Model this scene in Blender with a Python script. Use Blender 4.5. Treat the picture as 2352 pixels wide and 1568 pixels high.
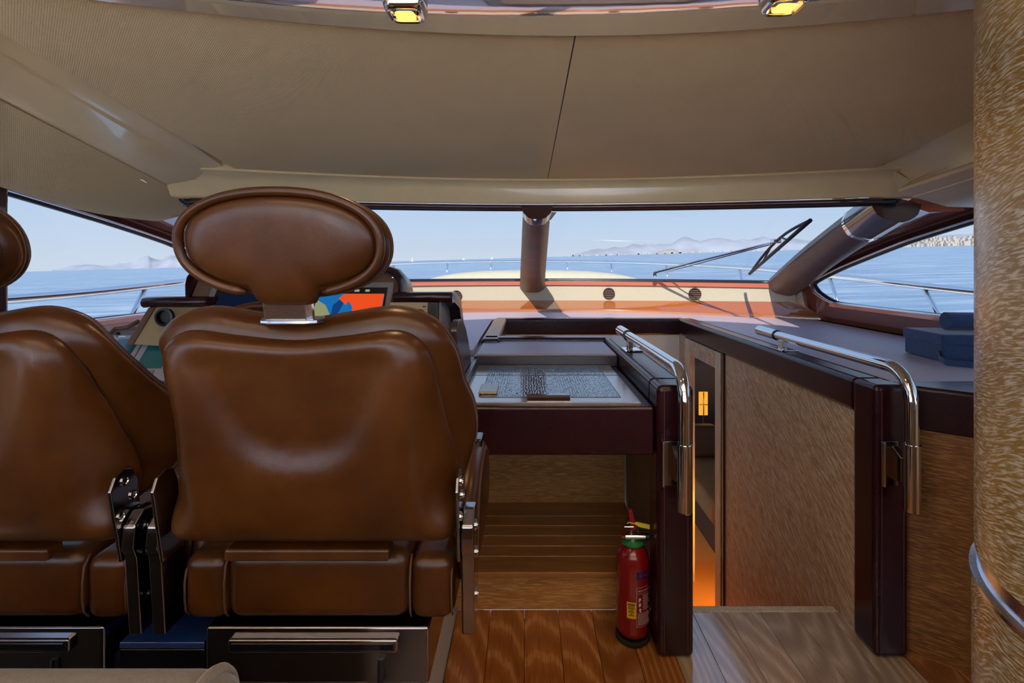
import bpy, bmesh, math, random
from mathutils import Vector, Matrix, noise
random.seed(4)
R = math.radians
SC = bpy.context.scene
COL = SC.collection
for o in list(bpy.data.objects):
    bpy.data.objects.remove(o)

# ------------------------------------------------------------------ camera
CL = 0.07                                            # boat centreline in X
F = 1200.0; CX = 1208.0; CY = 612.0; EYE = 1.5     # pixels of the 2352x1568 frame; eye height in metres
cam = bpy.data.cameras.new('camera'); cam.sensor_width = 36.0; cam.lens = 36.0 * F / 2352.0
cam.shift_x = -(CX - 1176.0) / 2352.0; cam.shift_y = -(784.0 - CY) / 2352.0
cam.clip_start = 0.02; cam.clip_end = 60000
co = bpy.data.objects.new('camera', cam); COL.objects.link(co)
co.location = (0, 0, EYE); co.rotation_euler = (R(90), 0, 0)
SC.camera = co

# ------------------------------------------------------------------ world, sun, exposure
SUN_DIR = Vector((0.33, 1.28, -1.0)).normalized()
wd = bpy.data.worlds.new('world'); SC.world = wd; wd.use_nodes = True
nt = wd.node_tree; nt.nodes.clear()
wo = nt.nodes.new('ShaderNodeOutputWorld'); bg = nt.nodes.new('ShaderNodeBackground')
tc = nt.nodes.new('ShaderNodeTexCoord'); sp = nt.nodes.new('ShaderNodeSeparateXYZ'); rp = nt.nodes.new('ShaderNodeValToRGB')
nt.links.new(tc.outputs['Generated'], sp.inputs[0]); nt.links.new(sp.outputs['Z'], rp.inputs['Fac'])
rp.color_ramp.elements[0].position = 0.0; rp.color_ramp.elements[0].color = (0.60, 0.685, 0.79, 1)
rp.color_ramp.elements[1].position = 0.9; rp.color_ramp.elements[1].color = (0.22, 0.38, 0.74, 1)
e = rp.color_ramp.elements.new(0.14); e.color = (0.43, 0.60, 0.82, 1)
nt.links.new(rp.outputs['Color'], bg.inputs['Color']); nt.links.new(bg.outputs[0], wo.inputs[0])
bg.inputs['Strength'].default_value = 4.6
sl = bpy.data.lights.new('sun', 'SUN'); sl.energy = 24; sl.angle = R(0.6); sl.color = (1.0, 0.93, 0.82)
so = bpy.data.objects.new('sun', sl); COL.objects.link(so); so.location = (-2, -8, 9)
so.rotation_euler = SUN_DIR.to_track_quat('-Z', 'Y').to_euler()
vs = SC.view_settings
vs.view_transform = 'Standard'; vs.look = 'None'; vs.exposure = 0.12; vs.gamma = 1.0; vs.use_curve_mapping = False


# ------------------------------------------------------------------ helpers
def A(px, py, Y):
    "point of the photograph at depth Y"
    return Vector(((px - CX) * Y / F, Y, EYE - (py - CY) * Y / F))


def lerp(a, b, t):
    return a + (b - a) * t


class MB:
    def __init__(s):
        s.v = []; s.f = []

    def add(s, vs, fs):
        n = len(s.v); s.v += [Vector(p) for p in vs]; s.f += [[i + n for i in f] for f in fs]; return s

    def box(s, x0, x1, y0, y1, z0, z1):
        return s.add([(x0, y0, z0), (x1, y0, z0), (x1, y1, z0), (x0, y1, z0), (x0, y0, z1), (x1, y0, z1), (x1, y1, z1), (x0, y1, z1)],
                     [(0, 3, 2, 1), (4, 5, 6, 7), (0, 1, 5, 4), (1, 2, 6, 5), (2, 3, 7, 6), (3, 0, 4, 7)])

    def prism(s, poly, vec):
        n = len(poly); vec = Vector(vec)
        p = [Vector(q) for q in poly]
        return s.add(p + [q + vec for q in p], [list(range(n))[::-1], list(range(n, 2 * n))] + [[i, (i + 1) % n, n + (i + 1) % n, n + i] for i in range(n)])

    def loft(s, rings, closed=True, caps=True, cyc=False):
        m = len(rings[0]); k = len(rings); vs = [p for r in rings for p in r]; fs = []
        for i in range(k if cyc else k - 1):
            j2 = (i + 1) % k
            for j in range(m if closed else m - 1):
                fs.append([i * m + j, i * m + (j + 1) % m, j2 * m + (j + 1) % m, j2 * m + j])
        if caps and closed and not cyc:
            fs.append(list(range(m))[::-1]); fs.append([(k - 1) * m + j for j in range(m)])
        return s.add(vs, fs)

    def tube(s, path, r, n=12, caps=True, cyc=False):
        path = [Vector(p) for p in path]; k = len(path); rings = []; up = None
        for i, p in enumerate(path):
            if cyc:
                t = path[(i + 1) % k] - path[i - 1]
            else:
                t = path[min(i + 1, k - 1)] - path[max(i - 1, 0)]
            t.normalize()
            if up is None:
                up = t.orthogonal().normalized()
            else:
                up = (up - t * up.dot(t)).normalized()
            w = t.cross(up); rr = r[i] if isinstance(r, (list, tuple)) else r
            rings.append([p + (up * math.cos(a) + w * math.sin(a)) * rr for a in [2 * math.pi * j / n for j in range(n)]])
        return s.loft(rings, True, caps, cyc)

    def lathe(s, prof, c, n=32, axis='z'):
        rings = []
        for r, h in prof:
            ring = []
            for j in range(n):
                a = 2 * math.pi * j / n
                q = (r * math.cos(a), r * math.sin(a), h)
                if axis == 'y': q = (q[0], q[2], -q[1])
                if axis == 'x': q = (q[2], q[0], q[1])
                ring.append(Vector(c) + Vector(q))
            rings.append(ring)
        return s.loft(rings)

    def grid(s, rows, flip=False):
        m = len(rows[0]); fs = []
        for i in range(len(rows) - 1):
            for j in range(m - 1):
                q = [i * m + j, i * m + j + 1, (i + 1) * m + j + 1, (i + 1) * m + j]
                fs.append(q[::-1] if flip else q)
        return s.add([p for r in rows for p in r], fs)

    def sheet(s, rows, off):
        "grid given a thickness along vector off"
        off = Vector(off); n = len(rows); m = len(rows[0])
        rows = [[Vector(p) for p in r] for r in rows]
        a = [p for r in rows for p in r]; b = [p + off for p in a]; N = len(a); fs = []
        for i in range(n - 1):
            for j in range(m - 1):
                q = [i * m + j, i * m + j + 1, (i + 1) * m + j + 1, (i + 1) * m + j]
                fs.append(q); fs.append([N + x for x in q[::-1]])
        per = [j for j in range(m)] + [i * m + m - 1 for i in range(1, n)] + [(n - 1) * m + j for j in range(m - 2, -1, -1)] + [i * m for i in range(n - 2, 0, -1)]
        for i in range(len(per)):
            x, y = per[i], per[(i + 1) % len(per)]
            fs.append([y, x, N + x, N + y])
        return s.add(a + b, fs)

    def build(s, name, mat, parent=None, bevel=0, smooth=True, ang=35, seg=2, recalc=True):
        base = Vector((0, 0, 0))
        if parent is None:
            xs = [p.x for p in s.v]; ys = [p.y for p in s.v]; zs = [p.z for p in s.v]
            base = Vector(((min(xs) + max(xs)) / 2, (min(ys) + max(ys)) / 2, min(zs)))
        else:
            q = parent
            while q is not None:
                base = base + Vector(q.location); q = q.parent
        me = bpy.data.meshes.new(name)
        me.from_pydata([tuple(p - base) for p in s.v], [], s.f)
        if recalc:
            bm = bmesh.new(); bm.from_mesh(me); bmesh.ops.recalc_face_normals(bm, faces=bm.faces); bm.to_mesh(me); bm.free()
        me.materials.append(mat)
        o = bpy.data.objects.new(name, me); COL.objects.link(o)
        if parent is None: o.location = base
        else: o.parent = parent
        if smooth:
            me.shade_smooth()
            if not bevel: me.set_sharp_from_angle(angle=R(ang))
        if bevel:
            b = o.modifiers.new('bevel', 'BEVEL'); b.width = bevel; b.segments = seg; b.limit_method = 'ANGLE'; b.angle_limit = R(30)
            b.harden_normals = smooth
        return o


def tag(o, label, cat, group=None, kind=None):
    o['label'] = label; o['category'] = cat
    if group: o['group'] = group
    if kind: o['kind'] = kind
    return o


def thing(name, loc, label, cat, group=None, kind=None):
    o = bpy.data.objects.new(name, None); COL.objects.link(o); o.location = loc; o.empty_display_size = 0.1
    return tag(o, label, cat, group, kind)


def copy_tree(o, parent=None):
    c = o.copy(); COL.objects.link(c); c.parent = parent
    for ch in list(o.children): copy_tree(ch, c)
    return c


def place(c, L):
    "move a root whose parts were built at the origin"
    c.location = L


# ------------------------------------------------------------------ materials
class N:
    def __init__(s, name):
        s.m = bpy.data.materials.new(name); s.m.use_nodes = True; s.t = s.m.node_tree; s.t.nodes.clear()
        s.out = s.n('ShaderNodeOutputMaterial'); s.co = s.n('ShaderNodeTexCoord')

    def n(s, typ, **kw):
        x = s.t.nodes.new(typ)
        for k, v in kw.items(): setattr(x, k, v)
        return x

    def l(s, a, b): s.t.links.new(a, b)

    def bsdf(s, col, rough=0.5, metal=0.0, spec=0.5, coat=0.0, coat_r=0.05, sheen=0.0):
        b = s.n('ShaderNodeBsdfPrincipled')
        b.inputs['Base Color'].default_value = (*col, 1); b.inputs['Roughness'].default_value = rough
        b.inputs['Metallic'].default_value = metal; b.inputs['Specular IOR Level'].default_value = spec
        b.inputs['Coat Weight'].default_value = coat; b.inputs['Coat Roughness'].default_value = coat_r
        b.inputs['Sheen Weight'].default_value = sheen
        if 0.69 < coat < 0.85: b.inputs['Coat IOR'].default_value = 2.1
        if coat >= 1.0: b.inputs['Coat IOR'].default_value = 2.4
        s.l(b.outputs[0], s.out.inputs[0]); s.b = b; return b

    def mapping(s, scale=(1, 1, 1), rot=(0, 0, 0), src=None):
        m = s.n('ShaderNodeMapping', vector_type='TEXTURE'); m.inputs['Scale'].default_value = [1.0 / c for c in scale]; m.inputs['Rotation'].default_value = [R(a) for a in rot]
        s.l(src or s.co.outputs['Object'], m.inputs['Vector']); return m.outputs[0]

    def noise(s, vec, scale=5, detail=3, rough=0.5, dist=0.0):
        x = s.n('ShaderNodeTexNoise'); x.inputs['Scale'].default_value = scale; x.inputs['Detail'].default_value = detail
        x.inputs['Roughness'].default_value = rough; x.inputs['Distortion'].default_value = dist
        s.l(vec, x.inputs['Vector']); return x.outputs['Fac']

    def ramp(s, fac, stops):
        r = s.n('ShaderNodeValToRGB'); els = r.color_ramp.elements
        while len(els) < len(stops): els.new(0.5)
        for el, (p, c) in zip(els, stops):
            el.position = p; el.color = (*c, 1) if len(c) == 3 else c
        s.l(fac, r.inputs['Fac']); return r.outputs['Color']

    def bump(s, h, strength=0.2, dist=0.01):
        b = s.n('ShaderNodeBump'); b.inputs['Strength'].default_value = strength; b.inputs['Distance'].default_value = dist
        s.l(h, b.inputs['Height']); s.l(b.outputs[0], s.b.inputs['Normal']); s.l(b.outputs[0], s.b.inputs['Coat Normal']); return b


def plain(name, col, rough=0.5, metal=0.0, spec=0.5, coat=0.0, var=0.0, vscale=8, bump=0.0, bscale=200, sheen=0.0):
    s = N(name); s.bsdf(col, rough, metal, spec, coat, sheen=sheen)
    if var:
        f = s.noise(s.co.outputs['Object'], vscale, 3)
        s.l(s.ramp(f, [(0.3, tuple(c * (1 - var) for c in col)), (0.7, tuple(min(1, c * (1 + var)) for c in col))]), s.b.inputs['Base Color'])
    if bump:
        s.bump(s.noise(s.co.outputs['Object'], bscale, 2), bump, 0.002)
    return s.m


def leather(name, c0, c1, c2, rough=0.36, scale=5, coat=0.0, spec=0.5, wear=1.0):
    s = N(name); s.bsdf(c1, rough, coat=coat, spec=spec)
    f = s.noise(s.co.outputs['Object'], scale, 5, 0.6)
    s.l(s.ramp(f, [(0.28, c0), (0.5, c1), (0.75, c2)]), s.b.inputs['Base Color'])
    f2 = s.noise(s.co.outputs['Object'], 420, 2); f3 = s.noise(s.co.outputs['Object'], 38, 4, 0.6)
    ad = s.n('ShaderNodeMath', operation='MULTIPLY_ADD'); s.l(f3, ad.inputs[0]); ad.inputs[1].default_value = 0.5; s.l(f2, ad.inputs[2])
    s.bump(ad.outputs[0], 0.10 * wear, 0.0015)
    rr = s.n('ShaderNodeMapRange'); s.l(f3, rr.inputs['Value']); rr.inputs['To Min'].default_value = rough - 0.07 * wear; rr.inputs['To Max'].default_value = rough + 0.13 * wear
    s.l(rr.outputs[0], s.b.inputs['Roughness'])
    return s.m


def wood(name, dark, mid, light, rot=(0, 0, 0), stretch=(2.5, 60, 60), rough=0.35, pore=0.55, coat=0.0, rand=False):
    s = N(name); s.bsdf(mid, rough, coat=coat)
    src = s.co.outputs['Object']
    if rand:
        oi = s.n('ShaderNodeObjectInfo'); mu = s.n('ShaderNodeVectorMath', operation='SCALE'); mu.inputs[3].default_value = 37.0
        cb = s.n('ShaderNodeCombineXYZ'); s.l(oi.outputs['Random'], cb.inputs[0]); s.l(oi.outputs['Random'], cb.inputs[1])
        s.l(cb.outputs[0], mu.inputs[0]); ad = s.n('ShaderNodeVectorMath', operation='ADD'); s.l(src, ad.inputs[0]); s.l(mu.outputs[0], ad.inputs[1]); src = ad.outputs[0]
    big = s.mapping((0.5, 5, 5), rot, src); fine = s.mapping(stretch, rot, src)
    fb = s.noise(big, 2.2, 3, 0.5, 1.2); ff = s.noise(fine, 3.0, 3, 0.6)
    cb_ = s.ramp(fb, [(0.3, dark), (0.7, mid)])
    if rand:
        hs = s.n('ShaderNodeHueSaturation'); mr = s.n('ShaderNodeMapRange'); s.l(oi.outputs['Random'], mr.inputs['Value'])
        mr.inputs['To Min'].default_value = 0.72; mr.inputs['To Max'].default_value = 1.28; s.l(mr.outputs[0], hs.inputs['Value']); s.l(cb_, hs.inputs['Color']); cb_ = hs.outputs[0]
    mx = s.n('ShaderNodeMix', data_type='RGBA'); s.l(s.ramp(ff, [(pore, (0, 0, 0)), (pore + 0.13, (1, 1, 1))]), mx.inputs['Factor'])
    s.l(cb_, mx.inputs['A']); mx.inputs['B'].default_value = (*light, 1)
    s.l(mx.outputs['Result'], s.b.inputs['Base Color']); s.bump(ff, 0.12, 0.002)
    return s.m


def floor_wood(name, c=((0.30, 0.098, 0.020), (0.38, 0.135, 0.030), (0.48, 0.205, 0.058)), pore=(0.19, 0.058, 0.012), rough=0.2, coat=0.0):
    s = N(name); s.bsdf(c[1], rough, spec=0.6, coat=coat)
    oi = s.n('ShaderNodeObjectInfo'); cb = s.n('ShaderNodeCombineXYZ')
    mu = s.n('ShaderNodeMapRange'); s.l(oi.outputs['Random'], mu.inputs['Value']); mu.inputs['To Min'].default_value = -3.0; mu.inputs['To Max'].default_value = 3.0
    mu3 = s.n('ShaderNodeMath', operation='MULTIPLY'); s.l(oi.outputs['Random'], mu3.inputs[0]); mu3.inputs[1].default_value = 17.3
    mu4 = s.n('ShaderNodeMath', operation='FRACT'); s.l(mu3.outputs[0], mu4.inputs[0])
    mu2 = s.n('ShaderNodeMath', operation='MULTIPLY'); s.l(mu4.outputs[0], mu2.inputs[0]); mu2.inputs[1].default_value = 0.15
    s.l(mu2.outputs[0], cb.inputs[0]); s.l(mu.outputs[0], cb.inputs[1]); s.l(oi.outputs['Random'], cb.inputs[2])
    ad = s.n('ShaderNodeVectorMath', operation='ADD'); s.l(s.co.outputs['Object'], ad.inputs[0]); s.l(cb.outputs[0], ad.inputs[1])
    wv = s.n('ShaderNodeTexWave', wave_type='RINGS', rings_direction='SPHERICAL'); wv.inputs['Scale'].default_value = 13.0; wv.inputs['Distortion'].default_value = 2.6
    wv.inputs['Detail'].default_value = 3.0; wv.inputs['Detail Scale'].default_value = 1.2; wv.inputs['Detail Roughness'].default_value = 0.55
    m1 = s.mapping((1.0, 0.13, 0.05), (0, 0, 0), ad.outputs[0]); s.l(m1, wv.inputs['Vector'])
    fine = s.noise(s.mapping((80, 3, 80), (0, 0, 0), ad.outputs[0]), 3, 3, 0.6)
    base = s.ramp(wv.outputs['Fac'], [(0.0, c[0]), (0.78, c[1]), (0.97, c[2])])
    hs = s.n('ShaderNodeHueSaturation'); mr = s.n('ShaderNodeMapRange'); s.l(oi.outputs['Random'], mr.inputs['Value'])
    mr.inputs['To Min'].default_value = 0.8; mr.inputs['To Max'].default_value = 1.22; s.l(mr.outputs[0], hs.inputs['Value']); s.l(base, hs.inputs['Color'])
    mx = s.n('ShaderNodeMix', data_type='RGBA'); s.l(s.ramp(fine, [(0.50, (0, 0, 0)), (0.66, (0.6, 0.6, 0.6))]), mx.inputs['Factor'])
    s.l(hs.outputs[0], mx.inputs['A']); mx.inputs['B'].default_value = (*pore, 1)
    s.l(mx.outputs['Result'], s.b.inputs['Base Color']); s.bump(fine, 0.06, 0.001)
    return s.m


def column_wood(name):
    s = N(name); s.bsdf((0.4, 0.25, 0.07), 0.25, spec=0.6)
    sp = s.n('ShaderNodeSeparateXYZ'); s.l(s.co.outputs['Object'], sp.inputs[0])
    at = s.n('ShaderNodeMath', operation='ARCTAN2'); s.l(sp.outputs['Y'], at.inputs[0]); s.l(sp.outputs['X'], at.inputs[1])
    mu = s.n('ShaderNodeMath', operation='MULTIPLY'); s.l(at.outputs[0], mu.inputs[0]); mu.inputs[1].default_value = 0.45
    cb = s.n('ShaderNodeCombineXYZ'); s.l(mu.outputs[0], cb.inputs[0]); s.l(sp.outputs['Z'], cb.inputs[1])
    wob = s.noise(s.mapping((1.5, 1.5, 1), (0, 0, 0), cb.outputs[0]), 2.0, 2)
    ml = s.n('ShaderNodeMath', operation='MULTIPLY'); s.l(wob, ml.inputs[0]); ml.inputs[1].default_value = 0.14
    c2 = s.n('ShaderNodeCombineXYZ'); s.l(ml.outputs[0], c2.inputs[1])
    ad = s.n('ShaderNodeVectorMath', operation='ADD'); s.l(cb.outputs[0], ad.inputs[0]); s.l(c2.outputs[0], ad.inputs[1])
    f = s.noise(s.mapping((30, 240, 1), (0, 0, 8), ad.outputs[0]), 1.0, 4, 0.62)
    big = s.noise(s.mapping((2, 5, 1), (0, 0, 0), cb.outputs[0]), 1.3, 3)
    base = s.ramp(big, [(0.3, (0.24, 0.125, 0.022)), (0.7, (0.40, 0.235, 0.06))])
    mx = s.n('ShaderNodeMix', data_type='RGBA'); s.l(s.ramp(f, [(0.47, (0, 0, 0)), (0.60, (0.85, 0.85, 0.85))]), mx.inputs['Factor'])
    s.l(base, mx.inputs['A']); mx.inputs['B'].default_value = (0.72, 0.62, 0.47, 1)
    s.l(mx.outputs['Result'], s.b.inputs['Base Color']); s.bump(f, 0.25, 0.002)
    return s.m


def weave(name, c0, c1, scale=60, rough=0.8, bump=0.35, rot=(0, 0, 45), var=0.12, spec=0.3):
    s = N(name); s.bsdf(c1, rough, spec=spec)
    hs = []
    for d in ('X', 'Y'):
        w = s.n('ShaderNodeTexWave', wave_type='BANDS', bands_direction=d); w.inputs['Scale'].default_value = scale
        w.inputs['Distortion'].default_value = 0.4; s.l(s.mapping((1, 1, 1), rot), w.inputs['Vector']); hs.append(w.outputs['Fac'])
    mu = s.n('ShaderNodeMath', operation='MULTIPLY'); s.l(hs[0], mu.inputs[0]); s.l(hs[1], mu.inputs[1])
    big = s.noise(s.co.outputs['Object'], 1.6, 3)
    mx = s.n('ShaderNodeMix', data_type='RGBA'); s.l(mu.outputs[0], mx.inputs['Factor']); mx.inputs['A'].default_value = (*c0, 1); mx.inputs['B'].default_value = (*c1, 1)
    h = s.n('ShaderNodeHueSaturation'); mr = s.n('ShaderNodeMapRange'); s.l(big, mr.inputs['Value']); mr.inputs['To Min'].default_value = 1 - var; mr.inputs['To Max'].default_value = 1 + var
    s.l(mr.outputs[0], h.inputs['Value']); s.l(mx.outputs['Result'], h.inputs['Color']); s.l(h.outputs[0], s.b.inputs['Base Color'])
    s.bump(mu.outputs[0], bump, 0.002)
    return s.m


def emit(name, col, strength=1.0):
    s = N(name); e_ = s.n('ShaderNodeEmission'); e_.inputs[0].default_value = (*col, 1); e_.inputs[1].default_value = strength
    s.l(e_.outputs[0], s.out.inputs[0]); return s.m


def glassmat(name, tint):
    s = N(name); t = s.n('ShaderNodeBsdfTransparent'); t.inputs[0].default_value = (*tint, 1)
    g = s.n('ShaderNodeBsdfGlossy'); g.inputs['Roughness'].default_value = 0.0
    mx = s.n('ShaderNodeMixShader'); mx.inputs[0].default_value = 0.045; s.l(t.outputs[0], mx.inputs[1]); s.l(g.outputs[0], mx.inputs[2])
    s.l(mx.outputs[0], s.out.inputs[0]); return s.m


def croc(name):
    s = N(name); s.bsdf((0.012, 0.016, 0.028), 0.14, spec=1.0, coat=0.8)
    v = s.n('ShaderNodeTexVoronoi', feature='DISTANCE_TO_EDGE'); v.inputs['Scale'].default_value = 1.0; v.inputs['Randomness'].default_value = 0.65
    s.l(s.mapping((85, 48, 1)), v.inputs['Vector'])
    r = s.ramp(v.outputs['Distance'], [(0.0, (0, 0, 0)), (0.16, (1, 1, 1))])
    s.bump(r, 0.4, 0.002)
    f = s.noise(s.mapping((5, 1.5, 1)), 2, 2)
    s.l(s.ramp(f, [(0.35, (0.012, 0.022, 0.052)), (0.7, (0.035, 0.060, 0.115))]), s.b.inputs['Base Color'])  # bluish base tint stands in for reflected sky
    return s.m


M = {}
M['leather'] = leather('brown leather', (0.040, 0.0102, 0.0013), (0.070, 0.0192, 0.0025), (0.110, 0.034, 0.0050), 0.30, 4.5, 0.0, 0.42)
M['leather_dk'] = leather('brown leather crease', (0.025, 0.008, 0.002), (0.045, 0.016, 0.004), (0.06, 0.024, 0.007), 0.4, 6)
M['maroon'] = leather('maroon leather', (0.020, 0.0030, 0.0052), (0.027, 0.0042, 0.0068), (0.037, 0.0062, 0.0090), 0.24, 3, 0.0, 0.45, 0.35)
M['stitch'] = plain('stitch thread', (0.11, 0.04, 0.015), 0.7)
M['stitch_m'] = plain('maroon thread', (0.12, 0.04, 0.035), 0.7)
M['chrome'] = plain('polished steel', (0.78, 0.78, 0.80), 0.06, 1.0)
M['chrome_dk'] = plain('dark nickel', (0.30, 0.28, 0.29), 0.13, 1.0)
M['brushed'] = plain('brushed steel', (0.74, 0.74, 0.80), 0.17, 1.0, bump=0.1, bscale=300)
M['black_gloss'] = plain('black gloss', (0.006, 0.006, 0.008), 0.08, coat=0.6)
M['black'] = plain('black plastic', (0.010, 0.010, 0.011), 0.38)
M['rubber'] = plain('black rubber', (0.012, 0.012, 0.013), 0.6)
M['headliner'] = weave('headliner fabric', (0.67, 0.515, 0.305), (0.88, 0.70, 0.435), 55, 0.75, 0.4)
M['softpanel'] = weave('side panel fabric', (0.56, 0.43, 0.25), (0.74, 0.58, 0.35), 60, 0.8, 0.35)
M['cream'] = plain('cream lacquer', (0.76, 0.59, 0.35), 0.25, coat=0.5, var=0.03)
M['gloss_panel'] = plain('ceiling gloss lacquer', (0.88, 0.79, 0.74), 0.03, 0.55, spec=0.9, coat=1.0)
M['lacquer'] = plain('red brown lacquer', (0.58, 0.17, 0.10), 0.10, coat=0.8)
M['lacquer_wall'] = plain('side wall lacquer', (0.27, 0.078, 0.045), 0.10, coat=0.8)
M['lacquer_or'] = plain('orange brown lacquer', (0.36, 0.10, 0.022), 0.10, coat=0.7)
M['lacquer_dk'] = plain('dark brown lacquer', (0.065, 0.022, 0.018), 0.15, coat=0.5)
M['pillar'] = leather('pillar leather', (0.10, 0.045, 0.030), (0.13, 0.060, 0.042), (0.16, 0.078, 0.055), 0.42, 5)
M['fascia'] = plain('fascia linen', (0.44, 0.39, 0.29), 0.85, var=0.05, vscale=90, bump=0.2, bscale=300)
M['dash'] = weave('dash fabric', (0.44, 0.35, 0.39), (0.58, 0.46, 0.50), 70, 0.45, 0.12, (0, 0, 45), 0.06, 0.9)
M['offwhite'] = plain('off white panel', (0.82, 0.79, 0.68), 0.4)
M['limed'] = wood('limed oak diagonal', (0.36, 0.20, 0.085), (0.48, 0.285, 0.125), (0.74, 0.62, 0.47), (0, -37, 90), (7, 100, 100), 0.4, 0.47)
M['limed_v'] = wood('limed oak frame', (0.55, 0.42, 0.24), (0.66, 0.53, 0.33), (0.80, 0.72, 0.58), (0, 90, 0), (3, 70, 70), 0.4, 0.5)
M['oak_h'] = wood('oak veneer', (0.36, 0.165, 0.045), (0.50, 0.245, 0.072), (0.62, 0.36, 0.14), (0, 0, 0), (5, 80, 80), 0.42, 0.48)
M['oak_diag'] = wood('oak veneer diagonal', (0.13, 0.06, 0.022), (0.19, 0.095, 0.038), (0.36, 0.22, 0.11), (0, -48, 90), (6, 90, 90), 0.4, 0.5)
M['oak_side'] = wood('oak veneer side', (0.15, 0.05, 0.008), (0.23, 0.085, 0.015), (0.38, 0.18, 0.05), (0, 0, -40), (6, 90, 90), 0.4, 0.48)
M['table_wood'] = wood('table wood', (0.20, 0.15, 0.12), (0.27, 0.20, 0.16), (0.36, 0.29, 0.24), (0, 0, 0), (3, 60, 60), 0.18, 0.6, 0.75)
M['tread'] = wood('tread wood', (0.33, 0.125, 0.028), (0.45, 0.185, 0.048), (0.55, 0.27, 0.085), (0, 0, 0), (3, 60, 60), 0.3, 0.58)
M['floor'] = floor_wood('floor oak')
M['column'] = column_wood('limed column veneer')
M['floor_skylit'] = floor_wood('landing oak skylight tint', ((0.44, 0.29, 0.16), (0.58, 0.41, 0.245), (0.66, 0.49, 0.31)), (0.30, 0.19, 0.11), 0.16, 0.75)  # paler copy of the floor oak, skylight on the landing put into its colour
M['carpet'] = plain('beige carpet', (0.36, 0.30, 0.24), 0.95, var=0.15, vscale=220, bump=0.5, bscale=260, sheen=0.3)
M['velvet'] = plain('taupe velvet', (0.24, 0.185, 0.12), 0.9, var=0.12, vscale=150, bump=0.4, bscale=300, sheen=0.4)
M['beige_panel'] = plain('beige panel', (0.42, 0.33, 0.19), 0.35)
M['brown_trim'] = plain('brown trim', (0.16, 0.095, 0.065), 0.35)
M['dkbrown'] = plain('dark brown panel', (0.042, 0.028, 0.030), 0.28)
M['greybezel'] = plain('grey bezel', (0.24, 0.23, 0.24), 0.35)
M['silverbezel'] = plain('silver bezel', (0.42, 0.41, 0.43), 0.35)
M['croc'] = croc('croc leather')
M['lcd'] = plain('lcd', (0.008, 0.10, 0.13), 0.12, spec=0.8)
M['lcd_b'] = plain('lcd teal', (0.008, 0.16, 0.19), 0.12, spec=0.8)
M['red'] = plain('extinguisher red', (0.24, 0.004, 0.007), 0.2, coat=0.6)
M['red_pl'] = plain('red plastic', (0.30, 0.008, 0.012), 0.4)
M['green'] = plain('green plastic', (0.015, 0.22, 0.05), 0.4)
M['yellow'] = plain('yellow plastic', (0.70, 0.60, 0.02), 0.45)
M['label_y'] = plain('yellow label', (0.80, 0.45, 0.02), 0.45)
M['ink'] = plain('label ink', (0.04, 0.03, 0.02), 0.5)
M['blue_ink'] = plain('blue label', (0.012, 0.015, 0.14), 0.4)
M['white_ink'] = plain('white label print', (0.62, 0.50, 0.48), 0.5)
M['navy'] = plain('navy fabric', (0.016, 0.052, 0.15), 0.8, var=0.2, vscale=60, bump=0.3, bscale=400, sheen=0.3)
M['steel_sea'] = plain('marine steel', (0.80, 0.80, 0.82), 0.10, 1.0)
M['gelcoat'] = plain('white gelcoat', (0.74, 0.73, 0.68), 0.35, var=0.03)
M['sunpad'] = plain('cream sunpad', (0.50, 0.465, 0.34), 0.7, var=0.04)
M['glass'] = glassmat('window glass', (0.205, 0.21, 0.215))  # dark tint added to dim the outside against the interior
M['blackframe'] = plain('black window seal', (0.010, 0.009, 0.014), 0.3)
M['hull'] = plain('inner liner', (0.72, 0.66, 0.55), 0.6)


# ================================================================== OUTSIDE
def sea_z(x, y, h=3.2):
    return EYE - h + 0.0175 * y + 0.0282 * x


def sea_material():
    s = N('sea water'); b = s.bsdf((0.035, 0.12, 0.26), 0.22, spec=0.5)
    f1 = s.noise(s.mapping((0.10, 0.55, 0.3)), 1.0, 6, 0.62); f2 = s.noise(s.mapping((0.006, 0.03, 0.01)), 1.0, 3)
    ad = s.n('ShaderNodeMath', operation='ADD'); s.l(f1, ad.inputs[0]); s.l(f2, ad.inputs[1])
    s.l(s.ramp(f1, [(0.32, (0.065, 0.16, 0.31)), (0.5, (0.15, 0.265, 0.41)), (0.66, (0.36, 0.45, 0.56))]), b.inputs['Base Color'])
    s.bump(ad.outputs[0], 0.55, 0.9)
    return s.m


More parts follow.
